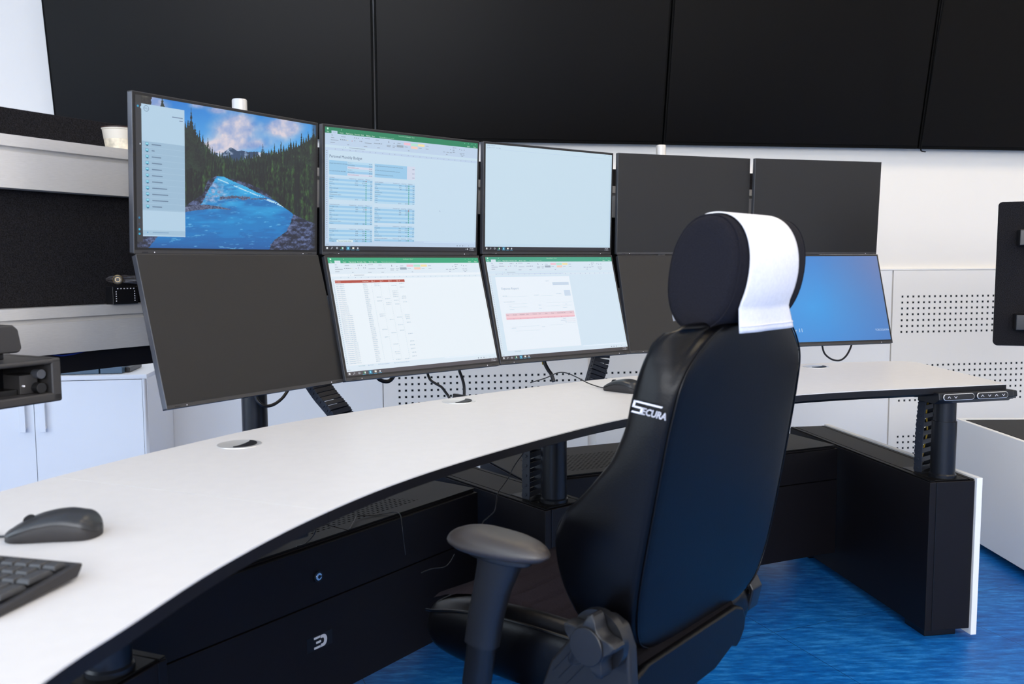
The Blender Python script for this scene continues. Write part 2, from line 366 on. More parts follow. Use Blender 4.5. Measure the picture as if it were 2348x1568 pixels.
for k in (0, 1, 2):
    c, u, a, L = ped_axes(k)
    t = thing('desk_pedestal', c, (0, 0, math.atan2(u.y, u.x)-PI/2), PLAB[k], 'pedestal', 'pedestals under the curved desk'); pedestals[k] = t
    sg = 1 if PED[k][3] < 0 else -1            # local +x is across for ccw pedestals
    X = lambda x: x*sg
    mb = MB(); mb.box((X(PW/2), L/2, .03+(ZB-.034)/2), (PW, L, ZB-.034), BLKM); mb.obj('pedestal_body', t, bevel=.0025)
    mb = MB(); mb.box((X(.021), -.0006, .25), (.0016, .002, .44), BLKS); mb.obj('front_trim', t)
    mb = MB(); mb.box((X(PW/2), L/2+.001, ZB-.0015), (PW-.036, L-.01, .003), LIDM); mb.box((X(.008), L/2, ZB-.0015), (.014, L-.004, .003), LIDM); mb.box((X(PW-.008), L/2, ZB-.0015), (.014, L-.004, .003), LIDM)
    mb.obj('top_cover', t, bevel=.0008)
    for yy in (.08, L-.08):
        mb = MB(); mb.box((X(PW/2), yy, .015), (PW-.04, .1, .03), BLKS); mb.obj('foot', t, bevel=.004)
    if k == 2:
        mb = MB(); mb.box((PW+.0105, L/2, .012+(ZB-.008)/2), (.018, L+.012, ZB-.008), WHTP); tag(mb.obj('side_panel', t, bevel=.001), 'white side panel')
def plinth(p0, p1, depth, label, first):
    p0 = V2(p0); p1 = V2(p1); d = (p1-p0); L = d.length; d.normalize(); n = Vector((-d.y, d.x, 0))
    t = thing('plinth_cabinet', p0, (0, 0, math.atan2(d.y, d.x)), label, 'cabinet')
    mb = MB(); mb.box((L/2, depth/2+.006, .102+(ZB-.106)/2), (L, depth-.012, ZB-.108), BLKM); mb.obj('cabinet_body', t, bevel=.002)
    zs = .335 if first else .36
    mb = MB(); mb.box((L/2, .003, (.102+zs-.002)/2), (L-.004, .012, zs-.104), BLKM); mb.obj('lower_door', t, bevel=.0015)
    mb = MB(); mb.box((L/2, .003, (zs+ZB-.008)/2), (L-.004, .012, ZB-.010-zs), BLKM); mb.obj('front_flap', t, bevel=.0015)
    r0 = .07; lm = holes_mat('slotted_lid', (.006, .0058, .006), (.001, .001, .001), 0, 1, .0165, .0125, .0085, .0045, (.20, L-.16), ((.05, .05+.0125*16),), .5, shift=.45, spec=.16)
    n_ = 2 if first else 1
    for i in range(n_):
        a0, a1 = ((0, L*.59), (L*.59, L))[i] if first else (0, L)
        mb = MB(); mb.box(((a0+a1)/2, depth/2+.004, ZB-.001), (a1-a0-.0025, depth-.008, .004), lm); mb.obj('slotted_lid', t, bevel=.001)
    mb = MB(); mb.box((L/2, depth*.3, .07), (L*.3, .04, .08), BLKS); mb.box((L/2, depth*.3, .016), (.3, .12, .03), BLKS); mb.obj('support_foot', t, bevel=.002)
    return t, L, zs
B10, B11 = (-.8165, 1.447), (-.110, 2.405)
c1, d1 = Vector((*B10, 0)), Vector((*B11, 0))
p1c, L1, zs1 = plinth((-.796, 1.466), (-.099, 2.411), .36, 'long black base cabinet with lock and logo below the left half of the desk', True)
p2c, L2, zs2 = plinth((.037, 2.493), (1.113, 2.962), .36, 'black base cabinet with slotted lid behind the chair and right of the middle pedestal', False)
# lock and logo on the first cabinet, in its own frame
inv1 = (Matrix.Translation(p1c.location) @ Euler(p1c.rotation_euler).to_matrix().to_4x4()).inverted()
def on_front(px, py):
    d = ray(px, py); d4 = inv1.to_3x3() @ d; o4 = inv1 @ Vector((0, 0, EYE)); t_ = (-.0035-o4.y)/d4.y; return o4+d4*t_
q = on_front(728, 1321)
mb = MB(); mb.cyl((q.x, -.002, q.z), (q.x, -.0085, q.z), .0125, BLKS); mb.cyl((q.x, -.0085, q.z), (q.x, -.0092, q.z), .0085, CHROME); mb.obj('lock', p1c, bevel=.001)
mb = MB(); mb.cyl((q.x+.001, -.009, q.z-.0005), (q.x+.001, -.0096, q.z-.0005), .0042, BLKS); mb.box((q.x+.004, -.0095, q.z), (.008, .001, .0026), BLKS); mb.obj('keyhole', bpy.data.objects['lock'])
q = on_front(733, 1470)
mb = MB(); mb.box((q.x, -.0035, q.z), (.075, .001, .034), BLKS); mb.obj('badge_plate', p1c)
mb = MB()                                     # the three-bar "30"-like mark
for dz, x0 in ((.0115, -.017), (0, -.013), (-.0115, -.017)): mb.box((q.x+x0+.009, -.0045, q.z+dz), (.018 if x0 < -.015 else .014, .001, .005), LOGOW)
ang = [R(90-k*180/14) for k in range(15)]
out = [(0, .014)]+[(.008+.011*math.cos(a), .014*math.sin(a)) for a in ang]+[(0, -.014)]; inn = [(0, .0065)]+[(.006+.004*math.cos(a), .0065*math.sin(a)) for a in ang]+[(0, -.0065)]
n = len(out); vs = [(q.x+.002+x, -.005, q.z+z) for x, z in out+inn]
mb.add(vs, [(i, i+1, n+i+1, n+i) for i in range(n-1)]+[(0, n, 2*n-1, n-1)], LOGOW)
tag(mb.obj('badge_logo', p1c), 'grey rounded logo mark')

# ------------------------------------------------------------------ desk
DZ = EYE-.355
back = [(-1.02, .45), (-.965, .86), (-.90, 1.13), (-.813, 1.366), (-.745, 1.536), (-.671, 1.69), (-.551, 1.907), (-.39, 2.10), (-.2, 2.287), (-.02, 2.45), (.1635, 2.605), (.351, 2.74), (.60, 2.89), (.85, 3.01), (1.10, 3.092), (1.30, 3.132), (1.40, 3.137)]
front = [(1.139, 2.458), (.95, 2.41), (.771, 2.346), (.60, 2.262), (.43, 2.145), (.255, 1.993), (.116, 1.839), (-.061, 1.609), (-.195, 1.4), (-.289, 1.196), (-.348, 1.011), (-.381, .847), (-.404, .721), (-.425, .45)]
bk = spline(back, 5); fr = spline([(1.39, 2.523)]+front, 5)
sA = onz(130, 1094, DZ); sB = onz(760, 1171, DZ)
desk = thing('control_desk', (.111, 2.28, 0), (0, 0, 0), 'long curved white control room desk with black underside and round columns', 'desk')
D0 = Vector((.111, 2.28, 0))
def side_of(p): return (sB.x-sA.x)*(p[1]-sA.y)-(sB.y-sA.y)*(p[0]-sA.x)
def poly_split(sign):
    full = [(p.x, p.y) for p in bk] + [(1.432, 3.118), (1.440, 3.08), (1.440, 2.536), (1.425, 2.533)] + [(p.x, p.y) for p in fr]
    out = []
    for i in range(len(full)):
        a = full[i]; b_ = full[(i+1) % len(full)]; sa, sb = side_of(a)*sign, side_of(b_)*sign
        if sa >= 0: out.append(a)
        if sa*sb < 0: t_ = sa/(sa-sb); out.append((a[0]+(b_[0]-a[0])*t_, a[1]+(b_[1]-a[1])*t_))
    # pull the cut 0.4 mm off the seam
    return out
for sg in (1, -1):
    P = [(x-D0.x, y-D0.y) for x, y in poly_split(sg)]
    Pi = [tuple(p) for p in offset(P, .0009)]
    mb = MB(); n = len(Pi); mid = offset(Pi, .001); low = offset(Pi, .030)
    rings = [[(p[0], p[1], DZ) for p in Pi], [(p[0], p[1], DZ-.019) for p in Pi], [(p[0], p[1], DZ-.030) for p in low]]
    mb.loft(rings[1:], EDGEB, cap=False); mb.add(rings[2], [tuple(range(n))], EDGEB)
    mb.add(rings[0]+[(p[0], p[1], DZ-.0022) for p in Pi], [(j, (j+1) % n, n+(j+1) % n, n+j) for j in range(n)], DESKW)
    mb.add([(p[0], p[1], DZ-.0022) for p in Pi]+rings[1], [(j, (j+1) % n, n+(j+1) % n, n+j) for j in range(n)], EDGEB)
    mb.add(rings[0], [tuple(range(n))], DESKW)
    mb.obj('worktop', desk)
for k in (0, 1, 2):
    c, u, a, L = ped_axes(k); p = c+u*(.048)+a*(PW/2)-D0
    cz = ZB
    mb = MB(); mb.lathe((p.x, p.y, 0), [(.037, cz), (.037, cz+.008), (.0335, cz+.012), (.0335, cz+.165), (.0305, cz+.165), (.0305, DZ-.03)], BLKS, 40)
    o = mb.obj('column', desk, smooth=True)
    mb = MB(); mb.tube([(p.x+u.x*.13, p.y+u.y*.13, DZ-.046), (p.x+u.x*.46, p.y+u.y*.46, DZ-.046)], .015, BLKS, 4, False); mb.obj('cross_beam', desk, bevel=.003)
# long frame beam under the front of the worktop
mb = MB()
pts = [Vector((x, y, 0)) for x, y in ((-.78, 1.26), (-.62, 1.62), (-.38, 2.02), (-.06, 2.38), (.36, 2.64), (.80, 2.79), (1.26, 2.84))]
sp = spline(pts, 6); ins = [(p.x-D0.x, p.y-D0.y) for p in sp]
for a_, b_ in zip(sp[:-1], sp[1:]):
    m_ = (a_+b_)/2-D0; d = b_-a_; mb.box((m_.x, m_.y, DZ-.045), (d.length+.004, .05, .036), BLKS, math.atan2(d.y, d.x))
mb.obj('frame_beam', desk)
# black cable tray plate under the left front
mb = MB(); A = Vector((-.70, .95, 0)); B = Vector((-.36, 1.36, 0)); d = B-A; m_ = (A+B)/2-D0
mb.box((m_.x, m_.y, DZ-.045), (d.length, .12, .034), EDGEB, math.atan2(d.y, d.x)); mb.obj('cable_tray', desk, bevel=.003)
# cable grommets
for i, (x, y) in enumerate(((549, 1019), (1052, 920), (1871, 841), (40, 1215))):
    if i == 3: continue
    q = onz(x, y, DZ)-D0; an = (R(48), R(40), R(10))[i]
    mb = MB(); mb.lathe((q.x, q.y, DZ), [(.0435, 0), (.043, .0012), (.039, .0018), (.0375, .0012), (.0, .0012)], ALUW, 48)
    gmt = mb.obj('cable_grommet', desk, smooth=True)
    mb = MB(); ar = [R(-75+k*150/20) for k in range(21)]
    poly = [(q.x+.034*math.cos(t_), q.y+.034*math.sin(t_)) for t_ in ar]+[(q.x+.004+.007*math.cos(t_), q.y+.0325*math.sin(t_)) for t_ in reversed([R(-86+k*172/12) for k in range(13)])]
    cs, sn = math.cos(an-R(60)), math.sin(an-R(60)); poly = [(q.x+(a_-q.x)*cs-(b_-q.y)*sn, q.y+(a_-q.x)*sn+(b_-q.y)*cs) for a_, b_ in poly]
    mb.prism(poly, DZ+.0012, DZ+.0030, EDGEB); o = mb.obj('grommet_opening', gmt)
# control box at the right end, with two pill shaped button panels
d = Vector((1.440-1.139, 2.536-2.458, 0)).normalized(); n_ = Vector((d.y, -d.x, 0)); c0 = Vector((1.297, 2.4955, 0)); rz = math.atan2(d.y, d.x)
box = MB(); mx = Matrix.Rotation(rz, 3, 'Z')
cb = thing('control_box', c0-D0, (0, 0, rz)); cb.parent = desk; cb.location = (c0.x-D0.x, c0.y-D0.y, DZ-.027)
box = MB(); pr = [(-.015, .012), (-.018, -.008), (.0, -.021), (.07, -.021), (.07, .012)]
box.loft([[(x, y, z) for y, z in pr] for x in (-.1, .155)], BLKS); box.loft([[(x, y*.9, z*.8) for y, z in pr] for x in (.155, .170)], BLKS)
b0 = box.obj('control_housing', desk, bevel=.002); b0.location = cb.location; b0.rotation_euler = cb.rotation_euler
bpy.data.objects.remove(cb)
def pill(cx, n, w_=.104, h_=.0185):
    mb = MB(); r = h_/2
    def ringp(rr, y):
        pts = []
        for sgn, a0 in ((1, -90), (-1, 90)):
            for k in range(13):
                a_ = R(a0+180*k/12); pts.append((cx+sgn*(w_/2-r)+rr*math.cos(a_), y, rr*math.sin(a_)))
        return pts
    mb.loft([ringp(r, 0), ringp(r, -.0025), ringp(r-.0012, -.0030)], ALUW); p_ = mb.obj('button_panel', b0, smooth=True)
    mb = MB(); mb.loft([ringp(r-.0012, -.0029), ringp(r-.0018, -.0033)], PLASD); mb.obj('button_membrane', p_)
    mb = MB()
    for x, up in n:
        s_ = .0040
        for sx_ in (-1, 1):
            m_ = Matrix.Rotation(R(48)*(sx_ if up else -sx_), 3, 'Y'); mb.box((cx+x+sx_*s_*.62, -.0038, -.0002), (s_*1.75, .0006, .0011), PRINT, mx=m_)
    mb.obj('arrow_mark', p_)
    p_.location = (0, -.0188, .000); p_.rotation_euler = (R(-6), 0, 0); return p_
pill(-.037, ((-.034, True), (-.012, False))); pill(.078, ((-.036, True), (-.012, False), (.012, True), (.036, False)), .106)

# ------------------------------------------------------------------ cable chains
def link_mesh(rh):
    mb = MB()
    for sx_ in (-1, 1):
        prof = [(-.012, -.013), (.010, -.013), (.013, -.004), (.011, .006), (.013, .013), (-.012, .016)]
        mb.loft([[(x, y, z) for y, z in prof] for x in (sx_*.0275, sx_*.032)], LINK)
        mb.cyl((sx_*.032, .0, -.001), (sx_*.034, .0, -.001), .004, LINK, 12)
    for yy in (-.011, .010): mb.box((0, yy, 0), (.057, .0025, rh), LINK)
    return mb
def chain(pts, label, rz, n, scale=1.0, rh=.014):
    t = thing('cable_chain', pts[0], (0, 0, 0), label, 'cable chain', 'cable chains of the desk and monitor frame')
    sp = spline(pts, 12); L = sum((b_-a_).length for a_, b_ in zip(sp[:-1], sp[1:])); pos = []; acc = 0; k = 0
    for a_, b_ in zip(sp[:-1], sp[1:]):
        l = (b_-a_).length
        while k < n and acc+l >= (k+.5)*L/n:
            pos.append((a_+(b_-a_)*(((k+.5)*L/n-acc)/l), (b_-a_).normalized())); k += 1
        acc += l
    first = None
    for p_, dr in pos:
        if first is None: o = link_mesh(rh).obj('chain_link', t, bevel=.0008); first = o
        else: o = first.copy(); C.objects.link(o); o.parent = t
        z = dr; x = Vector((math.cos(rz), math.sin(rz), 0)); x = (x-z*x.dot(z)).normalized(); y = z.cross(x)
        q = Matrix((x, y, z)).transposed().to_4x4(); s_ = (L/n)/.0265
        o.matrix_local = Matrix.Translation(p_-pts[0]) @ q @ Matrix.Diagonal((scale, scale, s_, 1))
    return t
def leg_pt(k, al, ac, z): c, u, a, L = ped_axes(k); p = c+u*al+a*ac; return Vector((p.x, p.y, z))
for k, al in ((1, .115), (2, .115)):
    q = leg_pt(k, al, .058, ZB)
    mb = MB(); qq = pedestals[k]; c, u, a, L = ped_axes(k)
    mb.box((.056, al+.012, ZB+.0004), (.07, .085, .0012), EDGEB); mb.obj('cable_opening', pedestals[k])
chain([leg_pt(1, .116, .050, ZB+.001), leg_pt(1, .114, .050, ZB+.12), leg_pt(1, .112, .050, DZ-.032)], 'black cable chain left of the middle desk column', R(58), 9)
chain([leg_pt(2, .122, .058, ZB+.001), leg_pt(2, .120, .058, ZB+.12), leg_pt(2, .112, .060, DZ-.032)], 'black cable chain with yellow wire beside the right desk column', R(38), 9)
mb = MB(); mb.tube([leg_pt(2, .122, .050, ZB+.004), leg_pt(2, .122, .057, ZB+.06), leg_pt(2, .119, .066, ZB+.12), leg_pt(2, .12, .062, ZB+.18), leg_pt(2, .112, .068, DZ-.034)], .0022, CABY)
tag(mb.obj('yellow_wire', smooth=True), 'yellow wire inside the cable chain at the right desk column', 'wire')
chain([at(722, 872, 2.42), at(745, 905, 2.40), at(780, 948, 2.37), at(800, 990, 2.36)], 'black cable chain slanting down below the leftmost pair of monitors', R(50), 11, 1.05, .0225)
chain([at(1378, 800, 3.05), at(1376, 825, 3.05), at(1368, 855, 3.04), at(1358, 890, 3.03)], 'black cable chain hanging below the middle monitors, left of the chair', R(30), 9, 1.0, .0225)

# ------------------------------------------------------------------ slat rail frame behind the monitors
railp = [(-1.42, 1.20), (-1.26, 1.52), (-1.071, 1.874), (-.92, 2.139), (-.75, 2.355), (-.552, 2.564), (-.33, 2.765), (-.101, 2.949), (.13, 3.09), (.371, 3.218), (.64, 3.32), (.918, 3.401), (1.24, 3.475)]
rl = [Vector((x, y, 0)) for x, y in railp]; rs = spline(rl, 6)
def extr(prof, path, m, off=0):
    rings = []
    for i, p in enumerate(path):
        t_ = (path[min(i+1, len(path)-1)]-path[max(i-1, 0)]).normalized(); nb = Vector((-t_.y, t_.x, 0))   # nb points behind the rail
        rings.append([(p.x+nb.x*(y+off)-RO.x, p.y+nb.y*(y+off)-RO.y, z) for y, z in prof])
    return MB().loft(rings, m)
RO = Vector((-.714, 2.377, 0))
rail = thing('rail_frame', RO, (0, 0, 0), 'curved aluminium rail frame with grey felt panels behind the row of monitors', 'rail frame')
def railprof(zt, zb):
    g0, g1 = zt-.024, zt-.035
    return [(0, zt), (0, g0), (.014, g0), (.014, g1), (.004, g1), (.004, zb), (.045, zb), (.045, zt)]
extr(railprof(EYE+.279, EYE+.167), rs, ALU).obj('upper_rail', rail)
extr(railprof(EYE-.091, EYE-.197), rs, ALU).obj('lower_rail', rail)
extr([(0, EYE+.35), (0, EYE+.27), (.02, EYE+.27), (.02, EYE+.35)], rs, FELT, .085).obj('felt_strip', rail, bevel=.002)
extr([(0, EYE+.20), (0, EYE-.13), (.02, EYE-.13), (.02, EYE+.20)], rs, FELT, .05).obj('felt_panel', rail)
extr([(0, EYE+.2795), (0, EYE+.272), (.06, EYE+.272), (.06, EYE+.2795)], rs, ALU, .044).obj('rail_ledge', rail)
extr([(0, EYE-.19), (0, EYE-.245), (.012, EYE-.245), (.012, EYE-.19)], rs, EDGEB, .03).obj('lower_skirt', rail)
def post(p, name='post'):
    mb = MB(); mb.lathe((p[0]-RO.x, p[1]-RO.y, 0), [(.11, 0), (.11, .008), (.034, .012), (.034, EYE-.315), (.031, EYE-.312), (.031, EYE-.10)], BLKS, 40); mb.obj('floor_post', rail, smooth=True)
post((-.700, 2.360)); post((.86, 3.445)); post((-1.28, 1.62))
for px, py, Y, r_ in ((549, 228, 2.505, .0205), (1516, 333, 3.36, .0185)):
    p = at(px, py, Y); mb = MB(); mb.lathe((p.x-RO.x, p.y-RO.y, 0), [(r_, EYE-.1), (r_, p.z-.003), (r_-.002, p.z), (0.0001, p.z)], ALUW, 40); mb.obj('silver_tube', rail, smooth=True)

# ------------------------------------------------------------------ monitors
MW, MH = .532, .3443
AW, AH = .5184, .324
AX0 = -AW/2; AZ1 = MH/2-.0072
def ecol_mat(name, strength=1.0, rough=.45):
    m = bpy.data.materials.new(name); m.use_nodes = True; nt = m.node_tree; b = nt.nodes['Principled BSDF']
    a = nt.nodes.new('ShaderNodeVertexColor'); a.layer_name = 'Col'
    _in(b, 'Base Color', (.012, .011, .012, 1)); _in(b, 'Roughness', rough)
    nt.links.new(a.outputs[0], b.inputs['Emission Color']); _in(b, 'Emission Strength', strength); return m
SCR = ecol_mat('lit_screen', 1.22)
def srgb(c): return tuple((x/255/12.92 if x/255 <= .04045 else ((x/255+.055)/1.055)**2.4) for x in c)
class Screen:
    """flat picture made of coloured faces in 1920x1200 screen units"""
    def __init__(s, gain=(1, 1, 1)): s.v = []; s.f = []; s.c = []; s.k = 0; s.gain = gain
    def P(s, x, y): return (AX0+x/1920*AW, -.0009-s.k*.00003, AZ1-y/1200*AH)
    def poly(s, pts, col, up=1):
        o = len(s.v); s.v += [s.P(x, y) for x, y in pts]; c = tuple(a*g for a, g in zip(srgb(col), s.gain))
        s.f.append(tuple(range(o, o+len(pts)))); s.c.append(c)
        return s
    def rect(s, x, y, w, h, col): return s.poly([(x, y), (x+w, y), (x+w, y+h), (x, y+h)], col)
    def layer(s): s.k += 1; return s
    def disc(s, x, y, r, col, n=12): return s.poly([(x+r*math.cos(2*PI*k/n), y+r*math.sin(2*PI*k/n)) for k in range(n)], col)
    def text(s, t, x, y, size, col, align='l', wide=1):
        vs, fs = G.text(t, size, 0, 0, align, wide); o = len(s.v); s.v += [s.P(x+a, y-b) for a, b in vs]; c = tuple(a*g for a, g in zip(srgb(col), s.gain))
        for f in fs: s.f.append(tuple(o+k for k in f)); s.c.append(c)
        return s
    def grid(s, nx, ny, fn, x0=0, y0=0, x1=1920, y1=1200):
        o = len(s.v); xs = np.linspace(x0, x1, nx+1); ys = np.linspace(y0, y1, ny+1)
        for y in ys: s.v += [s.P(x, y) for x in xs]
        cx = (xs[:-1]+xs[1:])/2; cy = (ys[:-1]+ys[1:])/2; X, Y = np.meshgrid(cx, cy); col = fn(X, Y)
        col = np.clip(col, 0, 255)/255; col = np.where(col <= .04045, col/12.92, ((col+.055)/1.055)**2.4)*np.array(s.gain)
        for j in range(ny):
            for i in range(nx):
                a = o+j*(nx+1)+i; s.f.append((a, a+nx+1, a+nx+2, a+1)); s.c.append(tuple(col[j, i]))
        return s
    def obj(s, parent, mat_=None):
        me = bpy.data.meshes.new('screen_image'); me.from_pydata(s.v, [], s.f); me.materials.append(mat_ or SCR)
        at_ = me.color_attributes.new('Col', 'FLOAT_COLOR', 'CORNER'); buf = np.ones((len(me.loops), 4), dtype=np.float32)
        tot = np.array([len(f) for f in s.f]); buf[:, :3] = np.repeat(np.array(s.c, dtype=np.float32), tot, axis=0)
        at_.data.foreach_set('color', buf.ravel()); me.update()
        o = bpy.data.objects.new('screen_image', me); C.objects.link(o); o.parent = parent; return o
def monitor(q, label):
    x, y, z, yaw, tilt = q
    t = thing('monitor', (x, y, z+EYE), (-tilt, 0, yaw), label, 'monitor', 'monitors in two rows on the rail frame')
    mb = MB(); h = MH/2; w_ = MW/2
    mb.loft([[(a, 0, b_) for a, b_ in ((-w_, -h), (w_, -h), (w_, h), (-w_, h))], [(a, .017, b_) for a, b_ in ((-w_, -h), (w_, -h), (w_, h), (-w_, h))]], CASE, cap=False)
    mb.f.append((3, 2, 1, 0)); mb.m.append(0)
    mb.loft([[(a*k1, yy, b_*k2) for a, b_ in ((-w_, -h), (w_, -h), (w_, h), (-w_, h))] for yy, k1, k2 in ((.017, 1, 1), (.021, .985, .975), (.024, .72, .66), (.036, .68, .6))], CASE)
    for sx_ in (-1, 1): mb.box((sx_*(w_-.0002), .0085, 0), (.0012, .0150, MH-.004), SIDE)
    mb.obj('monitor_casing', t, bevel=.0012)
    mb = MB(); mb.box((0, -.0002, .0034), (MW-.0036, .0006, MH-.0104), GLASS); mb.obj('screen_glass', t)
    mb = MB(); zz = -h+.0037
    for xx in (-w_+.026, w_-.024): mb.box((xx, -.0003, zz), (.0135, .0008, .0016), BLKS)
    mb.obj('lip_slot', t)
    mb = MB(); mb.cyl((-w_+.049, 0, zz), (-w_+.049, -.0009, zz), .0011, PRINT, 10); mb.cyl((w_-.049, 0, zz), (w_-.049, -.0009, zz), .0013, PRINT, 10); mb.obj('indicator_dot', t)
    mb = MB(); mb.box((0, .042, 0), (.12, .012, .12), BLKS); mb.cyl((0, .045, 0), (0, .085, 0), .022, BLKS, 20); mb.obj('mount_plate', t, bevel=.002)
    return t
U = [[-0.6596, 2.1226, 0.1982, 0.9797, -0.0477], [-0.3012, 2.535, 0.1992, 0.7199, -0.0482], [0.1299, 2.8844, 0.2023, 0.6249, -0.0278], [0.6125, 3.1252, 0.2025, 0.355, -0.0218], [1.1327, 3.2774, 0.2017, 0.2739, -0.0409]]
Lw = [[-0.6259, 2.1028, -0.1399, 0.9797, 0.2638], [-0.2681, 2.4971, -0.139, 0.7227, 0.2854], [0.155, 2.8303, -0.1367, 0.6237, 0.2783], [0.6318, 3.0854, -0.1365, 0.3554, 0.2866], [1.1514, 3.2398, -0.1351, 0.274, 0.2954]]
UL = ['upper monitor showing a mountain river wallpaper with a white side menu', 'upper monitor showing the Personal Monthly Budget spreadsheet', 'upper monitor showing an almost blank pale blue text window',
      'dark upper monitor right of the blank white one, behind the headrest', 'dark upper monitor, last of the row on the right, above the blue screen']
LL = ['dark lower monitor, nearest to the camera, below the river wallpaper', 'lower monitor showing a spreadsheet list with a red header row', 'lower monitor showing an expense report spreadsheet with a pink row',
      'dark lower monitor half hidden behind the headrest of the chair', 'lower monitor glowing plain blue with small white writing']
MU = [monitor(q, l) for q, l in zip(U, UL)]; ML = [monitor(q, l) for q, l in zip(Lw, LL)]

def vnoise(X, Y, s, seed=0):
    x = X/s; y = Y/s; xi = np.floor(x).astype(int); yi = np.floor(y).astype(int); fx = x-xi; fy = y-yi
    h = lambda a, b_: (np.sin(a*127.1+b_*311.7+seed*74.7)*43758.5453) % 1
    fx = fx*fx*(3-2*fx); fy = fy*fy*(3-2*fy)
    return (h(xi, yi)*(1-fx)+h(xi+1, yi)*fx)*(1-fy)+(h(xi, yi+1)*(1-fx)+h(xi+1, yi+1)*fx)*fy
def fbm(X, Y, s, o=4, seed=0):
    t_ = 0; a = .5
    for k in range(o): t_ = t_+a*vnoise(X, Y, s/2**k, seed+k); a *= .5
    return t_
def river(X, Y):
    """the wallpaper: sky and clouds, spruce forest, turquoise river with rocks. Works in the picture's own 1250 x 1000 frame"""
    t_ = X/1920; v = Y/1200; raw = t_*1.245/(1+.245*t_); x = 935+1250*raw
    yt = 112+(x-935)*.178; yb = 1165+(x-935)*.02; y = yt+v*(yb-yt)
    n1 = fbm(x, y, 180, 5, 1); n2 = fbm(x, y, 40, 4, 9); n3 = vnoise(x, y, 6, 3)
    def lerp(a, b_, k): k = np.clip(k, 0, 1)[..., None]; return np.array(a)*(1-k)+np.array(b_)*k if not isinstance(a, np.ndarray) or a.ndim < 3 else a*(1-k)+(b_ if isinstance(b_, np.ndarray) and b_.ndim == 3 else np.array(b_))*k
    sky = lerp((24, 118, 205), (90, 170, 230), (y-150)/350)
    cl = lerp((120, 150, 205), (214, 206, 216), (n1*.6+n2*.4-.36)*3.4)
    blob = lambda cx, cy, rx, ry: np.exp(-(((x-cx)/rx)**2+((y-cy)/ry)**2))
    dens = .17+blob(1640, 350, 150, 110)+blob(1960, 340, 130, 75)+blob(1500, 480, 120, 50)*.8+blob(1370, 190, 80, 25)+blob(1505, 225, 60, 22)+blob(1150, 190, 60, 40)*.7+blob(1760, 460, 130, 40)*.7+blob(1060, 170, 60, 60)*1.2
    sky = lerp(sky, cl, (dens*(.30+1.5*n1)-.34)*1.7)
    out = sky
    # mountains
    ridge = 508-40*np.exp(-((x-1600)/32)**2)-18*np.exp(-((x-1680)/45)**2)+14*vnoise(x, x*0, 22, 5)
    mcol = lerp((38, 66, 100), (185, 200, 225), (n2-.52)*9*(np.abs(x-1640) > 25))
    out = np.where((y > ridge)[..., None], mcol, out)
    # forest, jagged spires whose height follows hashes of tree columns
    def forest(out, base, wcol, amp, seed, c0, c1, ybot):
        k = np.floor(x/wcol); h = (np.sin(k*91.7+seed)*4371.3) % 1; fx = np.abs(x/wcol-k-.5)*2
        top = base(x)-amp*(.25+.75*h)*(1-fx)**1.0+6*vnoise(x, y, 4, seed)
        hb = (np.sin(k*33.3+seed*5.1)*917.7) % 1; nv = fbm(x*1.6, y*.55, 12, 3, seed+70)
        c = lerp(c0, c1, (nv*1.2+hb*.40+n2*.5-.98)*1.5+.18*(1-fx))
        c = c*(1.05-.38*np.clip(fx, 0, 1)**2)[..., None]
        return np.where(((y > top) & (y < ybot(x)))[..., None], c, out)
    leftb = lambda x: np.interp(x, [930, 1280, 1300, 1325, 1360, 1400, 1440, 1480, 1560, 1640, 1750, 1850, 1950, 2050, 2120, 2190, 2300], [330, 330, 330, 300, 380, 430, 480, 520, 540, 560, 540, 520, 500, 470, 430, 400, 380])
    bot = lambda x: np.interp(x, [930, 1280, 1290, 1400, 1440, 1500, 1560, 1700, 1800, 1950, 2050, 2190], [880, 880, 870, 800, 700, 672, 680, 720, 760, 880, 950, 1010])
    out = forest(out, lambda x: leftb(x)+15, 17, 60, 3, (22, 38, 34), (52, 84, 52), bot)
    out = forest(out, lambda x: leftb(x)+55, 24, 80, 8, (14, 28, 26), (62, 104, 48), bot)
    out = forest(out, lambda x: leftb(x)+150, 34, 90, 13, (10, 20, 20), (56, 100, 40), bot)
    # single spires
    for cx, ty, by, w_ in ((1325, 205, 600, 34), (1303, 270, 600, 26), (1350, 300, 620, 30), (1382, 350, 640, 26), (1440, 400, 560, 12), (1405, 380, 620, 20), (1288, 330, 640, 30), (1125, 130, 330, 36), (1820, 455, 600, 12), (1945, 430, 620, 14), (1900, 450, 600, 12), (2010, 410, 640, 16), (2085, 370, 640, 18), (2165, 330, 640, 20), (2130, 375, 600, 16)):
        ww = w_*((y-ty)/(by-ty))*(.55+.9*vnoise(x*0, y, 9, cx)); c = lerp((12, 22, 22), (38, 62, 40), n2*1.2+n3*.5-.5)
        out = np.where(((np.abs(x-cx) < ww) & (y > ty) & (y < by))[..., None], c, out)
    # dark tree mass in the upper left corner
    out = np.where(((x < 1040-(y-120)*.0+18*vnoise(x, y, 14, 2)) & (y < 330))[..., None], lerp((26, 26, 24), (84, 86, 76), (n2-.38)*2.5), out)
    # rocks + river
    low = y > bot(x)
    rock = lerp((18, 24, 44), (96, 112, 158), (fbm(x, y*1.8, 30, 5, 61)*1.5+n3*.35-.72)*1.7); out = np.where(low[..., None], rock, out)
    lb = np.interp(y, [672, 700, 780, 860, 905, 940, 1300], [1500, 1480, 1430, 1390, 1330, 1200, 900])
    rb = np.interp(y, [672, 700, 740, 780, 840, 900, 950, 1010, 1060, 1110, 1150, 1300], [1540, 1600, 1690, 1770, 1900, 2030, 2035, 2015, 1990, 1920, 1880, 1860])
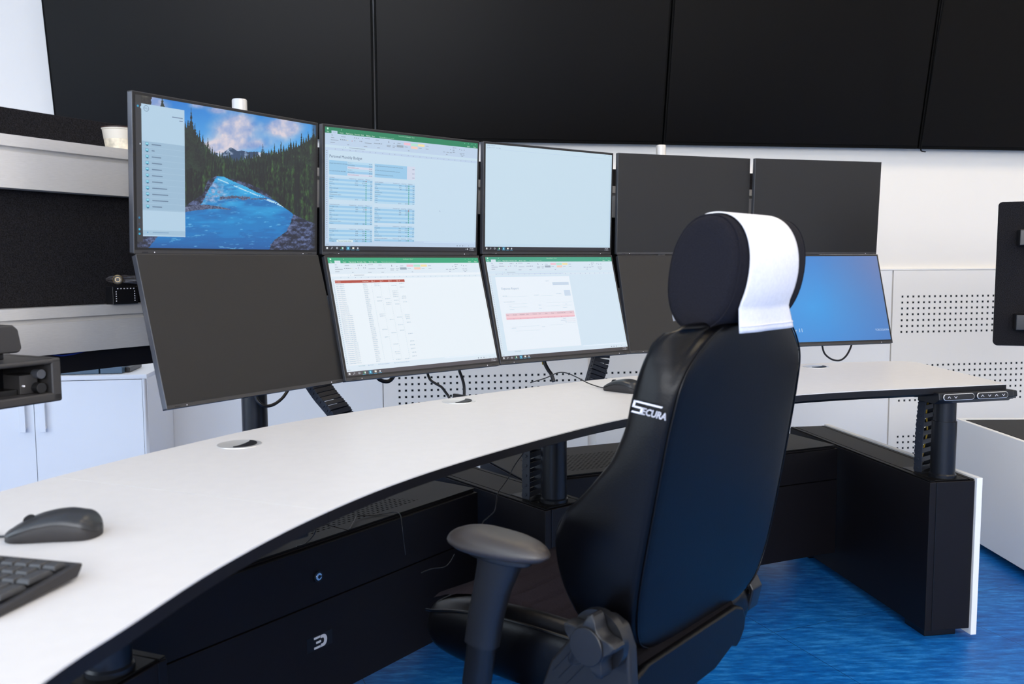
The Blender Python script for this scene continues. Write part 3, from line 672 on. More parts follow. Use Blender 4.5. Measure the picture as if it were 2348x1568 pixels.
    wv = fbm(x*.45, y*2.0, 60, 5, 21); w0 = lerp((0, 120, 192), (60, 186, 236), (940-y)/330+(wv-.50)*1.3); w0 = lerp(w0, (4, 74, 146), (y-1080)/130.)
    fo = fbm(x*.5+y*.35, y*2.2, 24, 4, 41); k_ = np.clip((fo-.66)*7, 0, .6)[..., None]; w0 = w0*(1-k_)+np.array((150, 205, 235))*k_; dk_ = np.clip((.45-wv)*3, 0, .35)[..., None]; w0 = w0*(1-dk_)+np.array((8, 84, 160))*dk_; ra = np.clip(blob(1470, 790, 110, 85)*1.3*(fbm(x, y*1.6, 22, 4, 51)-.30)*2.6, 0, .9)[..., None]; w0 = w0*(1-ra)+lerp((70, 82, 128), (172, 190, 225), n3*.5+n2)*ra
    out = np.where(((x > lb+10*n3) & (x < rb-12*n3) & low)[..., None], w0, out)
    out = np.where((low & (x > lb) & (x < rb) & (np.abs(y-(690+(x-1500)*.42)) < 4+5*n3*(x > 1800)) & (x > 1500) & (n2+n3*.4 > .62))[..., None], np.array((170, 215, 238)), out)
    rl_ = ((np.abs(y-812-22*n2) < 4+11*n3) & (x > 1520) & (x < 1735)) | ((np.abs(y-(900-14*np.sin((x-1290)/90))) < 15*np.clip((1600-x)/200, 0, 1)+2) & (x < 1600)) | ((np.abs(y-832) < 4) & (x > 1740) & (x < 1845))
    out = np.where((low & rl_)[..., None], lerp((40, 50, 80), (110, 120, 150), n3), out)
    out = out*np.clip((x-930)/60*.6+.45, 0, 1)[..., None]
    dk = np.clip((x-2150)/60, 0, .6); out = out*(1-dk)[..., None]
    return out
s = Screen(gain=(1.0, 1.0, 1.0)); s.grid(470, 320, river); s.layer()
s.rect(0, 60, 52, 1090, (44, 46, 50)); s.rect(0, 0, 52, 60, (40, 42, 42)); s.layer()
s.rect(52, 62, 395, 1044, (176, 205, 226)).poly([(52, 78), (42, 92), (52, 106)], (176, 205, 226)); s.layer()
s.rect(52, 352, 395, 546, (152, 184, 208)); s.rect(52, 1058, 395, 38, (158, 190, 213)); s.layer()
for k, w_ in enumerate((86, 26, 84, 92, 90, 96, 96, 138, 146, 146, 88)):
    yy = 372+k*49.5; s.rect(84, yy-12, 28, 21, (45, 150, 190)).rect(92, yy+9, 16, 6, (40, 60, 80)); s.rect(140, yy-3, w_, 8, (96, 122, 150))
    s.rect(52, yy+24, 395, 1.5, (180, 205, 225))
s.layer()
for k in range(11): s.rect(87, 372+k*49.5-9, 22, 12, (150, 215, 230))
for a in range(24): s.poly([(96+r_*math.cos(R(15*(a+d_))), 96+r_*math.sin(R(15*(a+d_)))) for r_, d_ in ((24, 0), (24, 1), (20, 1), (20, 0))], (105, 135, 165))
s.text('DELL', 96, 102, 19, (105, 135, 165), 'c'); s.rect(330, 128, 100, 8, (110, 135, 165)); s.rect(398, 152, 32, 8, (110, 135, 165)); s.rect(140, 1072, 150, 6, (110, 150, 185)); s.rect(90, 1070, 10, 10, (80, 150, 200))
for yy, c in ((86, (40, 150, 190)), (960, (20, 110, 150)), (1010, (40, 60, 80)), (1052, (40, 170, 210)), (1088, (30, 160, 200))): s.disc(22, yy, 9, c)
s.rect(34, 372, 8, 12, (200, 210, 220)); s.obj(MU[0])

TASKC = (18, 20, 30)
def taskbar(s, dark=TASKC, tray=True, full=False):
    s.rect(0, 1160, 1920, 40, dark); s.layer(); s.rect(240, 1160, 48, 40, (24, 90, 120)); s.layer()
    for a, b_ in ((-9, -9), (1, -9), (-9, 1), (1, 1)): s.rect(24+a, 1180+b_, 8.5, 8.5, (235, 240, 245))
    s.disc(80, 1177, 7.5, (200, 205, 215)); s.poly([(72, 1183), (75, 1186), (68, 1193), (65, 1190)], (200, 205, 215)); s.disc(136, 1180, 10, (215, 225, 235)); s.rect(184, 1170, 12, 20, (30, 140, 90)); s.rect(196, 1171, 12, 18, (225, 240, 235))
    s.rect(254, 1170, 18, 21, (120, 210, 240)); s.rect(312, 1171, 22, 17, (235, 235, 225)); s.disc(376, 1180, 9, (225, 230, 240)); s.layer()
    s.disc(80, 1177, 5, dark); s.disc(136, 1180, 6.5, dark); s.disc(376, 1180, 4, dark)
    for x in (170, 242, 298, 354): s.rect(x, 1197, 40, 3, (90, 190, 235))
    s.text('9:05 AM', 1862, 1176, 14, (225, 230, 240), 'c', 1.1); s.text('11/15/2021', 1862, 1194, 14, (225, 230, 240), 'c', 1.1)
    if full: s.poly([(1770, 1184), (1777, 1176), (1784, 1184), (1777, 1180)], (225, 230, 240)); s.disc(1802, 1180, 9, (190, 195, 200))
RIB = [('Page Layout', 290), ('Formulas', 388), ('Data', 462), ('Review', 525), ('View', 590)]
def excel(s, title, bgc, grc, green=(16, 140, 88), cell=None):
    s.rect(0, 0, 1920, 1160, bgc); s.layer(); s.rect(0, 0, 1920, 58, green); s.rect(0, 58, 1920, 112, grc); s.rect(0, 170, 1920, 26, bgc)
    s.rect(0, 196, 1920, 24, grc); s.rect(0, 220, 38, 880, grc); s.rect(0, 1100, 1920, 60, grc); s.layer()
    s.rect(72, 31, 66, 28, grc); s.rect(22, 8, 17, 17, (190, 235, 215)); s.rect(180, 12, 4, 9, (190, 235, 215))
    s.text('File', 20, 51, 17, (215, 245, 230)); s.text('Home', 105, 51, 15, (120, 130, 150), 'c'); s.text('Insert', 165, 51, 17, (225, 245, 235))
    for t_, x in RIB: s.text(t_, x-55, 51, 17, (225, 245, 235))
    s.text('Tell me what you want to do...', 622, 51, 15, (180, 230, 205)); s.text(title, 960, 21, 16, (170, 220, 195), 'c')
    s.text('Sign in', 1770, 50, 16, (225, 245, 235)); s.text('Share', 1858, 50, 16, (225, 245, 235))
    for x in (1700, 1752, 1802, 1852): s.rect(x+30, 12, 10, 9, (90, 185, 140))
    tx = tuple(int(c*.80) for c in grc)
    for x, y, w_ in ((68, 72, 22), (68, 96, 34), (64, 118, 86), (60, 142, 50), (180, 78, 52), (185, 108, 60), (250, 150, 20), (452, 72, 62), (452, 116, 80), (440, 152, 42), (580, 76, 40), (600, 152, 32), (560, 110, 80), (716, 118, 52), (716, 130, 44), (785, 118, 40), (788, 132, 26), (1580, 74, 40), (1580, 98, 18), (1580, 120, 24), (1440, 128, 30), (1486, 128, 30), (1530, 128, 30), (1668, 126, 30), (1704, 126, 30), (1676, 140, 24), (1712, 140, 24), (980, 152, 18), (1480, 152, 20), (1690, 154, 26)): s.rect(x, y, w_, 7, tx)
    dk = tuple(int(c*.62) for c in grc)
    for x, y in ((170, 106), (192, 106), (212, 106), (330, 76), (350, 76), (392, 104), (412, 104), (332, 104), (372, 76), (420, 76), (622, 108), (650, 108), (735, 78), (736, 88), (800, 90), (1572, 74), (1572, 98), (1572, 120), (1536, 94), (1662, 82), (1690, 88), (1726, 86)): s.rect(x, y, 8, 9, dk)
    s.rect(300, 112, 12, 4, (190, 60, 70)); s.rect(246, 112, 14, 4, (225, 215, 140))
    sw = [(1, 0, (235, 190, 205)), (2, 0, (175, 225, 205)), (3, 0, (238, 220, 165)), (0, 1, (150, 165, 180)), (2, 1, (240, 200, 185))]
    for a, b_, c in sw: s.rect(838+a*90, 76+b_*30, 84, 24, c)
    for a, b_ in ((0, 0), (4, 0), (1, 1), (3, 1), (4, 1)): s.rect(846+a*90, 86+b_*30, 40, 6, tx)
    s.rect(226, 180, 6, 7, tx); s.rect(16, 190, 0.1, 1, tx); s.rect(204, 174, 1.5, 20, tx); s.rect(268, 181, 120 if not cell else 190, 6, tx)
    for k in range(23): s.rect(110+k*78+(k % 3)*6, 204, 8, 7, tx)
    for k in range(42): s.rect(14, 226+k*20.6, 12, 7, tx)
    s.rect(1904, 220, 1.5, 860, tx); s.rect(1200, 1104, 700, 10, tuple(min(255, int(c*1.06)) for c in grc)); s.rect(8, 1140, 34, 7, tx)
    for x in (1650, 1688, 1728): s.rect(x, 1138, 13, 11, dk)
    for x in (1760, 1880): s.rect(x, 1143, 10, 3, dk)
    s.rect(1818, 1137, 4, 12, dk); s.layer()
# --- Personal Monthly Budget
s = Screen(gain=(1, 1, 1)); excel(s, 'PersonalMonthlyBudget - Excel', (196, 219, 236), (186, 207, 230), (10, 128, 86), True)
s.text('Personal Monthly Budget', 48, 292, 40, (62, 90, 120), wide=.92)
B1, B2, B3, TXT = (150, 198, 230), (178, 213, 236), (206, 214, 232), (66, 94, 124)
x1, w1, x2, w2 = 46, 500, 572, 500
s.rect(x1, 318, 205, 140, B1); s.rect(x2, 318, 398, 136, B1); s.rect(x2+398, 318, w2-398, 136, B3)
for k in range(6): s.rect(x1+205, 318+k*23.3, w1-205, 23.3, (B2, B1, B3)[k % 3 if k % 3 < 2 else 2])
def block(xx, yy, n, head):
    s.rect(xx, yy+2, w1, 18, (188, 215, 236))
    for k in range(n): s.rect(xx, yy+20+k*20.6, w1, 20.6, B1 if k % 2 == 0 else B2)
left = [(474, 10, 'HOUSING'), (738, 9, 'TRANSPORTATION'), (978, 5, 'INSURANCE'), (1078, 1, 'FOOD')]
right = [(492, 10, 'ENTERTAINMENT'), (752, 7, 'LOANS'), (938, 5, 'TAXES'), (1066, 1, 'SAVINGS OR INVESTMENTS')]
for yy, n, h in left: block(x1, yy, n, h)
for yy, n, h in right: block(x2, yy, n, h)
s.layer()
s.text('PROJECTED MONTHLY INCOME', x1+3, 352, 14, TXT); s.text('ACTUAL MONTHLY INCOME', x1+3, 425, 14, TXT)
for k, t_ in enumerate(('Income 1', 'Extra income', 'Total monthly income')*2): s.text(t_, x1+212, 335+k*23.3, 14, TXT if k % 3 < 2 else (150, 90, 120)); s.text('$4,300' if k % 3 < 2 else '$4,600', x1+w1-4, 335+k*23.3, 14, TXT, 'r')
for k, t_ in enumerate(('PROJECTED BALANCE (Projected income minus expenses)', 'ACTUAL BALANCE (Actual income minus expenses)', 'DIFFERENCE (Actual minus projected)')): s.text(t_, x2+3, 344+k*44, 14, TXT); s.text('$405', x2+w2-5, 352+k*44, 14, TXT, 'r')
rows = ['Mortgage or rent', 'Phone', 'Electricity', 'Gas', 'Water and sewer', 'Cable', 'Waste removal', 'Maintenance or repairs', 'Supplies', 'Other']
rows2 = ['Video/DVD', 'CDs', 'Movies', 'Concerts', 'Sporting events', 'Live theater', 'Other', 'Other', 'Other', 'Total']
rr_ = random.Random(3)
for X0, col_, rw in ((x1, left, rows), (x2, right, rows2)):
    for yy, n, h in col_:
        s.text(h, X0+3, yy+16, 13, TXT); s.text('Projected Cost', X0+268, yy+16, 13, TXT, 'c'); s.text('Actual Cost', X0+362, yy+16, 13, TXT, 'c'); s.text('Difference', X0+442, yy+16, 13, TXT, 'c')
        for k in range(n):
            y_ = yy+36+k*20.6; s.text(rw[k % len(rw)], X0+4, y_, 14, TXT); s.disc(X0+424, y_-5, 6.5, (25, 150, 120) if not (k in (0, 1) and rr_.random() < .3) else (150, 70, 60), 8); s.text('$%d' % rr_.randint(0, 90), X0+w1-4, y_, 14, TXT, 'r')
            if k < 3 or k == n-1: s.text('$%d' % rr_.randint(40, 1500), X0+330, y_, 14, TXT, 'r'); s.text('$%d' % rr_.randint(40, 1400), X0+414, y_, 14, TXT, 'r')
s.rect(130, 1098, 190, 22, (214, 232, 240)); s.layer(); s.text('Personal Monthly Budget', 225, 1115, 15, (60, 120, 90), 'c')
s.poly([(1405, 760), (1405, 776), (1409, 773), (1412, 779), (1414, 777), (1411, 771), (1416, 771)], (150, 165, 185))
taskbar(s, full=True); s.obj(MU[1])
# --- blank text window
s = Screen(); s.rect(0, 0, 1920, 1160, (196, 219, 234)); s.rect(0, 1128, 1920, 32, (186, 212, 232)); s.layer(); s.rect(0, 54, 1920, 1.5, (170, 195, 214)); s.rect(1898, 54, 22, 1070, (188, 212, 230))
s.text('Untitled - Notepad', 14, 20, 15, (120, 145, 165)); s.text('File  Edit  Format  View  Help', 14, 44, 16, (120, 145, 165)); s.rect(1800, 12, 9, 8, (130, 160, 190)); s.rect(1868, 12, 9, 8, (130, 160, 190)); taskbar(s); s.obj(MU[2])
# --- product list
s = Screen(); excel(s, 'SalesReport - Excel', (231, 240, 247), (218, 231, 242), (22, 160, 116))
s.rect(38, 236, 830, 28, (172, 62, 42)); s.layer()
for x, t_ in ((44, 'Product'), (352, 'Customer'), (458, 'Qtr 1'), (560, 'Qtr 2'), (662, 'Qtr 3'), (764, 'Qtr 4')): s.text(t_, x, 256, 18, (240, 215, 205))
prods = ['Alice Mutton']*11+['Aniseed Syrup']*5+['Boston Crab Meat']*14+['Camembert Pierrot']*12
for k, p_ in enumerate(prods):
    y_ = 284+k*20.0
    if y_ > 1096: break
    s.text(p_, 44, y_, 17, (128, 148, 168)); s.text(rr_.choice(['ANTON', 'BERGS', 'BOLID', 'BOTTM', 'ERNSH', 'GODOS', 'HUNGC', 'PICCO', 'RATTC', 'SAVEA', 'SEVES', 'WHITC']), 352, y_, 16, (128, 148, 168))
    for j in range(4):
        if rr_.random() < .3: s.text('$%d.%02d' % (rr_.randint(20, 2800), rr_.randint(0, 99)), 545+j*102, y_, 15, (128, 148, 168), 'r')
    for j in range(4): s.rect(452+j*102, y_-9, 3, 5, (90, 110, 130))
for k in range(43): s.rect(870, 266+k*20, 1030, 1, (214, 226, 238))
for k in range(12): s.rect(870+k*86, 266, 1, 830, (220, 231, 241))
for k, t_ in enumerate(('Source Data', 'By Product', 'By Product Customer', 'By Product Customer Filtered')): s.text(t_, 140+(0, 110, 230, 420)[k], 1116, 15, (120, 160, 150) if k == 0 else (140, 160, 180))
taskbar(s, (70, 66, 72)); s.obj(ML[1])
# --- expense report
s = Screen(); excel(s, 'ExpenseReport1 - Excel', (208, 226, 240), (212, 227, 240), (46, 158, 128))
s.rect(90, 240, 1090, 860, (230, 239, 248)); s.layer()
tg = (150, 170, 192); s.text('Expense Report', 150, 390, 38, tg); s.text('PURPOSE', 830, 300, 12, tg, 'c'); s.rect(905, 314, 250, 34, (196, 212, 230)); s.rect(1060, 414, 95, 70, (200, 216, 234))
for y_, a_, b_ in ((474, 150, 500), (474, 700, 880), (560, 200, 480), (560, 760, 980), (600, 220, 480), (600, 760, 960), (560, 1000, 1150), (600, 1000, 1150), (830, 210, 600), (830, 760, 960), (880, 250, 600)): s.rect(a_, y_, b_-a_, 1.5, (178, 194, 212))
for x, y_, t_ in ((150, 470, 'EMPLOYEE'), (150, 540, 'EMPLOYEE INFORMATION'), (220, 590, 'Name'), (220, 630, 'Department'), (600, 470, 'STATEMENT'), (640, 590, 'Position'), (640, 630, 'Manager'), (940, 460, 'PAY PERIOD'), (1045, 590, 'SSN'), (1000, 630, 'Employee ID'), (200, 850, 'APPROVED'), (640, 850, 'NOTES')): s.text(t_, x, y_, 13, tg)
s.rect(150, 670, 1010, 34, (226, 196, 206)); s.rect(150, 704, 1010, 20, (244, 205, 212)); s.rect(150, 724, 1010, 20, (232, 184, 196)); s.layer()
for k, t_ in enumerate(('Date', 'Account', 'Description', 'Hotel', 'Transport', 'Fuel', 'Meals', 'Phone', 'Entertainment', 'Misc.', 'Total')): s.text(t_, 160+k*93, 694, 15, (130, 90, 110))
for k in range(9): s.text('$', 250+k*100, 740, 12, (130, 90, 110))
for k, t_ in enumerate(('Subtotal', 'Cash Advances', 'Total')): s.text(t_, 1020, 764+k*22, 14, (130, 145, 170), 'r')
s.rect(1030, 770, 130, 1.5, (200, 150, 165)); s.rect(1030, 792, 130, 1.5, (200, 150, 165)); s.rect(1030, 812, 130, 1.5, (170, 180, 200)); s.rect(100, 200, 1000, 5, (190, 208, 226)); s.text('Expense Report', 190, 1116, 14, (110, 150, 140))
taskbar(s, (52, 48, 52)); s.obj(ML[2])
# --- blue screen, its purplish viewing-angle haze painted into the colour
def blue(X, Y):
    k = np.clip(1-np.hypot((X-760)/1300, (Y-720)/900), 0, 1)[..., None]; g = np.clip((X-900)/1020, 0, 1)[..., None]*np.clip(1.1-Y/1400, .3, 1)[..., None]
    c = np.array((52, 122, 200))*(1-k)+np.array((44, 150, 226))*k; return c*(1-g*.75)+np.array((112, 122, 170))*g*.75
s = Screen(); s.grid(60, 40, blue); s.layer(); s.text('Server 11', 560, 1062, 74, (200, 225, 245), 'r'); s.text('YOKOGAWA', 1915, 1074, 44, (185, 210, 238), 'r', .84); s.obj(ML[4])
# ------------------------------------------------------------------ chair (local frame: x right, y forward, z up)
CH = Vector((.319, 1.495, 0)); CHA = R(139)
chair = thing('office_chair', CH, (0, 0, CHA-PI/2), 'black leather high-back control room chair with white cloth over its headrest', 'chair')
UC = .03; LEAN = math.tan(R(10))
def rear(z): return -(z-.47)*LEAN
zs = [.466, .474, .49, .52, .56, .604, .649, .69, .734, .79, .842, .885, .915, .94, .96, .978, .992, 1.000]
hw = [.165, .190, .216, .234, .243, .246, .246, .245, .244, .242, .239, .234, .228, .215, .196, .174, .150, .128]
hf = [.170, .192, .212, .228, .238, .242, .244, .245, .244, .243, .241, .239, .237, .234, .229, .220, .206, .190]
ts = [.060, .080, .108, .128, .152, .172, .182, .170, .134, .096, .082, .080, .078, .075, .072, .070, .062, .048]
tc_ = [.035, .050, .06, .065, .07, .075, .078, .078, .075, .066, .060, .060, .060, .060, .058, .056, .050, .040]
def bring(z, h, T, Tc):
    g_ = interp(z, zs, hf)
    y0 = rear(z); half = [(0, 0), (h*.5, .0), (h-.03, .002), (h-.010, .006), (h-.001, .018), (h*.5+g_*.5+.003, T*.45), (g_, T-.016), (g_-.008, T-.003), (g_-.03, T), (g_-.060, T-.012*(T/.12)), (g_-.095, Tc+.008), (h*.45, Tc), (0, Tc)]
    pts = half + [(-x, y) for x, y in reversed(half[1:-1])]
    return [Vector((UC+x, y0+y, z+.0*y)) for x, y in pts]
def dens_(n=64):
    lo, hi = zs[0], zs[-1]; out = []
    zz = [lo+(hi-lo)*(.5-.5*math.cos(PI*k/n)) for k in range(n+1)]
    for z in zz: out.append((z, interp(z, zs, hw), interp(z, zs, ts), interp(z, zs, tc_)))
    return out
def closed_spline(r_, n=3): return spline(r_, n, closed=True)
mb = MB(); D_ = dens_(); rings = []
z, h, T, c = D_[0]; rings.append(closed_spline([Vector((UC+(p.x-UC)*.9, p.y*.7+.012, z-.006)) for p in bring(z, h, T, c)]))
for z, h, T, c in D_: rings.append(closed_spline(bring(z, h, T, c)))
z, h, T, c = D_[-1]
for k_, dz in ((.93, .0035), (.8, .006), (.5, .0075)):
    rings.append(closed_spline([Vector((UC+(p.x-UC)*(1-(1-k_)*.45), rear(z)+T/2+(p.y-rear(z)-T/2)*k_, z+dz)) for p in bring(z, h, T, c)]))
mb.loft(rings, LEATH); backrest = mb.obj('backrest', chair, smooth=True, angle=75)
# piping along both rear corners and over the top shoulder
for sx_ in (-1, 1):
    P = [Vector((UC+sx_*(h-.011), rear(z)+.0035, z)) for z, h in zip(zs, hw)][1:]
    mb = MB(); mb.tube(P, .0016, LEATH, 8); mb.obj('piping', backrest, smooth=True)
    P = [Vector((UC+sx_*(h-.006), rear(z)+T-.006, z)) for z, h, T in zip(zs, hf, ts)][1:-1]
    mb = MB(); mb.tube(P, .0022, LEATH, 8); mb.obj('front_seam', backrest, smooth=True)
# front fabric insert
mb = MB(); rg = [[Vector((UC+x, rear(z)+c+y, z)) for x, y in ((-w_, -.02), (-w_, .004), (-w_*.8, .010), (0, .008), (w_*.8, .010), (w_, .004), (w_, -.02))] for z, c, w_ in ((.50, .060, .125), (.52, .066, .14), (.6, .076, .14), (.7, .08, .14), (.8, .074, .14), (.9, .064, .14), (.95, .057, .13), (.965, .05, .12))]
mb.loft(rg, FABR); mb.obj('back_cushion', chair, sub=1)
# logo on the left side of the back
pl = []
def side_pt(f, z): return Vector((UC-.2465, f, z))
def on_side(px, py, xx):
    q_ = Euler((0, 0, CHA-PI/2)).to_matrix().inverted(); d = q_ @ ray(px, py); o_ = q_ @ (Vector((0, 0, EYE))-CH); t_ = (xx-o_.x)/d.x; return o_+d*t_
A = on_side(1450, 938, UC-.2465); B = on_side(1528, 958, UC-.2465)
ex = (B-A); LW_ = ex.length; ex.normalize(); ez = Vector((0, 0, 1)); ez = (ez-ex*ez.dot(ex)).normalized(); nn = ex.cross(ez); nn = nn if nn.x < 0 else -nn
vs, fs = G.text('ECURA', .019, 0, 0, 'l', 1.0); tw = max(v[0] for v in vs)
mb = MB(); sc = (LW_-.017)/tw
for dx, dz in ((0, 0), (.0007, 0), (0, .0006), (.0007, .0006)): mb.add([A+ex*(.0165+x*sc+y*.22+dx)+ez*(y*.8-.004+dz)+nn*.0016 for x, y in vs], fs, PRINT)
def bar(x0, x1, z0, z1): mb.add([A+ex*x+ez*z+nn*.0014 for x, z in ((x0, z0), (x1, z0), (x1+.002, z1), (x0+.002, z1))], [(0, 1, 2, 3)], PRINT)
bar(.001, LW_-.009, .0125, .0152); bar(.0, .004, .004, .0150); bar(.001, .017, .0040, .0068); bar(.014, .0175, -.0042, .0068); bar(-.0012, .0175, -.0042, -.0016)
tag(mb.obj('printed_logo', chair), 'silver printed lettering')

# headrest
HC = Vector((UC-.008, -.060, 1.0845))
def hring(k, infl=0, n=48):                    # k -1..1 across; flat oval cheeks, fuller towards the back in the middle
    a_ = min(1, abs(k)); e_ = max(0, (a_-.86)/.14); rr = math.sqrt(max(0, 1-e_**2))       # rounded rim of the cheek
    ry, rz_ = .060*(.80+.20*rr)+infl, .0915*(.86+.14*rr)+infl
    if a_ > .999: ry, rz_ = .040+infl, .066+infl
    bulge = .020*(1-a_**2); pts = []
    for j in range(n):
        t_ = 2*PI*j/n; c, s_ = math.cos(t_), math.sin(t_)
        y = ry*math.copysign(abs(c)**.9, c); z = rz_*math.copysign(abs(s_)**.9, s_)
        y += -bulge*max(0, -c)**.8*(1-.35*max(0, s_)) - .012*(z/.087)
        pts.append(Vector((HC.x+k*.130, HC.y+y, HC.z+z)))
    return pts
ks = [-1, -.997, -.985, -.965, -.94, -.91, -.87, -.8, -.65, -.5, -.35, -.2, 0, .2, .35, .5, .65, .8, .87, .91, .94, .965, .985, .997, 1]
mb = MB(); mb.loft([hring(k) for k in ks], HEADF); head = mb.obj('headrest', chair, smooth=True, angle=80)
for k in (-.93, .93):
    rg = hring(k, .0008); mb = MB(); mb.tube(rg+[rg[0]], .0015, HEADF, 6, False); mb.obj('cheek_seam', head, smooth=True)
def cover_prof(k):                             # front hem -> over the top -> rear -> lower hem behind
    r_ = hring(k, .003, 96); up = [r_[j % 96] for j in range(90, 96+58)]          # j=0 front, 24 top, 48 rear
    f0 = up[0]; b0 = up[-1]
    lo = [Vector((f0.x, f0.y-.004, 1.006)), Vector((f0.x, f0.y, 1.022)), Vector((f0.x, f0.y+.002, 1.040))]
    lo = [p for p in lo if p.z < f0.z-.003]
    hi = [Vector((b0.x, b0.y+.006*q, b0.z+(.990-b0.z)*q)) for q in (.12, .3, .5, .7, .85, 1)]
    return lo+up+hi
rings = []
for i in range(25):
    u_ = i/24; r_ = cover_prof(-.80+1.22*u_); n_r = len(r_)
    for j, p in enumerate(r_):
        z_ = max(0, 1-(p.z-.990)/.05) if j > n_r/2 else 0
        p.x += (.024+(u_-.5)*.022)*z_; p.y -= .0035*z_*(1+math.sin(u_*9)*.7)
    rings.append(r_)
nmin = min(len(r_) for r_ in rings); rings = [r_[-nmin:] for r_ in rings]
mb = MB(); mb.loft(rings, COVER, cap=False, closed=False); cov = mb.obj('headrest_cover', chair, smooth=True, angle=80)
so = cov.modifiers.new('solid', 'SOLIDIFY'); so.thickness = .0022; so.offset = 0
mb = MB(); mb.tube([r_[-3]+Vector((0, -.0018, -.001)) for r_ in rings], .0011, COVER, 6, False); mb.obj('hem_stitch', cov, smooth=True)
for sx_ in (-.05, .05):
    mb = MB(); mb.cyl((UC+sx_, -.052, .95), (UC+sx_, -.058, 1.04), .007, BLKS, 16); mb.obj('headrest_rod', chair, smooth=True)

# seat
def sring(y, h, zt, zb, bol, rnd=.02):
    half = [(0, zt), (h*.45, zt+.002), (h-.085, zt+.006), (h-.055, zt+bol), (h-.03, zt+bol+.003), (h-.008, zt+bol-.010), (h, zt+bol-.035), (h, (zt+zb)/2), (h-.004, zb+.02), (h-.025, zb), (0, zb)]
    pts = half+[(-x, z) for x, z in reversed(half[1:-1])]
    return [Vector((UC+x, y, z)) for x, z in pts]
SY = [(.012, .200, .445, .40, .0), (.018, .222, .455, .385, .0), (.035, .245, .460, .378, .008), (.07, .262, .462, .370, .036), (.13, .27, .460, .365, .044), (.22, .272, .460, .362, .042), (.30, .268, .462, .358, .030), (.38, .258, .462, .354, .012), (.44, .246, .455, .352, .0), (.478, .230, .444, .356, -.002), (.494, .20, .42, .372, -.004)]
mb = MB(); mb.loft([sring(*a) for a in SY], LEATH); seat = mb.obj('seat', chair, sub=2)
FAB2 = mat('seat_fabric', (.022, .017, .022), .95, spec=.1, noise=.45, nscale=800, bump=.6, bscale=900)
mb = MB(); sl = [(.02, .4705), (.07, .474), (.13, .4735), (.19, .474), (.25, .475), (.31, .476), (.39, .474), (.44, .466), (.475, .452)]
rg = []
for i in range(0, 65):
    y = .02+(.475-.02)*i/64; z = interp(y, [a for a, _ in sl], [b_ for _, b_ in sl]); dip = .004*math.exp(-(((y % .058)-.029)/.004)**2) if y < .44 else 0
    w_ = .182 if y < .37 else .182+(y-.37)*.25
    rg.append([Vector((UC+x*w_, y, z-dip-(.006 if abs(x) > .99 else 0)+(.0035 if abs(x) > .8 else 0))) for x in (-1, -.92, -.5, 0, .5, .92, 1)])
mb.loft(rg, FAB2, cap=False, closed=False); mb.obj('seat_insert', chair, smooth=True, angle=80)
for sx_ in (-1, 1):
    P = [Vector((UC+sx_*(h-.004), y, zt+bol-.012)) for y, h, zt, zb, bol in SY[1:-1]]; mb = MB(); mb.tube(P, .0024, LEATH, 6); mb.obj('seat_seam', seat, smooth=True)
# textile band at the rear of the seat and the wedge cover under it
mb = MB(); mb.loft([[Vector((UC+x, y, z)) for y, z in ((-.004, .45), (-.006, .459), (.0, .470), (.03, .482), (.05, .46))] for x in (-.215, -.205, .10, .11)], MESHF); mb.obj('rear_textile', chair, bevel=.004)
mb = MB(); pts = [(-.252, .385), (-.235, .362), (-.12, .368), (.02, .372), (.085, .392), (.105, .385), (.120, .392), (.138, .41), (.142, .432), (.132, .452), (.10, .464), (-.21, .461), (-.248, .448)]
mb.loft([[Vector((UC+x*k_, y, z)) for x, z in pts] for y, k_ in ((-.016, .96), (-.009, 1.0), (.03, 1.0), (.04, .97))], LEATH); mb.obj('rear_cover', chair, bevel=.005)
mb = MB(); mb.box((UC-.01, .235, .347), (.34, .30, .02), PLASD); mb.obj('seat_pan', chair, bevel=.006)
# recliner side housings + knob
def housing(sx_):
    x0 = UC+sx_*.262
    pts = [(.150, .40), (.130, .45), (.072, .522), (.045, .548), (.015, .556), (-.010, .545), (-.024, .51), (-.028, .44), (-.03, .36), (.00, .335), (.10, .345)]
    mb = MB(); mb.loft([[Vector((x, y, z)) for y, z in pts] for x in (x0-sx_*.012, x0+sx_*.014)], PLAS)
    o = mb.obj('recliner_housing', chair, bevel=.006)
    mb = MB()
    for k in range(3): e_ = .016+.015*k; mb.tube([Vector((x0+sx_*.0143, .072-e_*.78+.006, .522-e_*.63-.01)), Vector((x0+sx_*.0143, .136-e_*.78, .445-e_*.63))], .0007, PLASD, 6, False)
    mb.obj('housing_rib', o); return o
housing(-1)
mb = MB(); KC = Vector((-.268, .021, .521)); prf = []
for j in range(70):
    a_ = 2*PI*j/70; lob = .5+.5*math.cos(5*(a_-R(98))); lob = lob**1.9; prf.append((.0325+.0190*lob, a_))
def kring(x, sc_): return [Vector((x, KC.y+r_*sc_*math.cos(a_), KC.z+r_*sc_*math.sin(a_))) for r_, a_ in prf]
mb.loft([kring(-.264, .95), kring(-.266, 1), kring(-.289, 1), kring(-.2915, .965), kring(-.2925, .92)], PLAS); knob = mb.obj('adjust_knob', chair, smooth=True, angle=28)
mb = MB(); mb.lathe((0, 0, 0), [(.0300, 0), (.0300, .003), (.0288, .0042), (.001, .0046)], PLAS, 40); kc = mb.obj('knob_cap', knob, smooth=True, angle=30); kc.location = (-.2925, KC.y, KC.z); kc.rotation_euler = (0, R(-90), 0)
mb = MB(); mb.cyl((-.25, KC.y+.0, KC.z), (-.264, KC.y, KC.z), .048, PLASD, 36); mb.obj('knob_base', chair, smooth=True)
mb = MB(); pts = [(.085, .40), (.085, .468), (.025, .472), (.013, .45), (.023, .405), (.045, .395)]
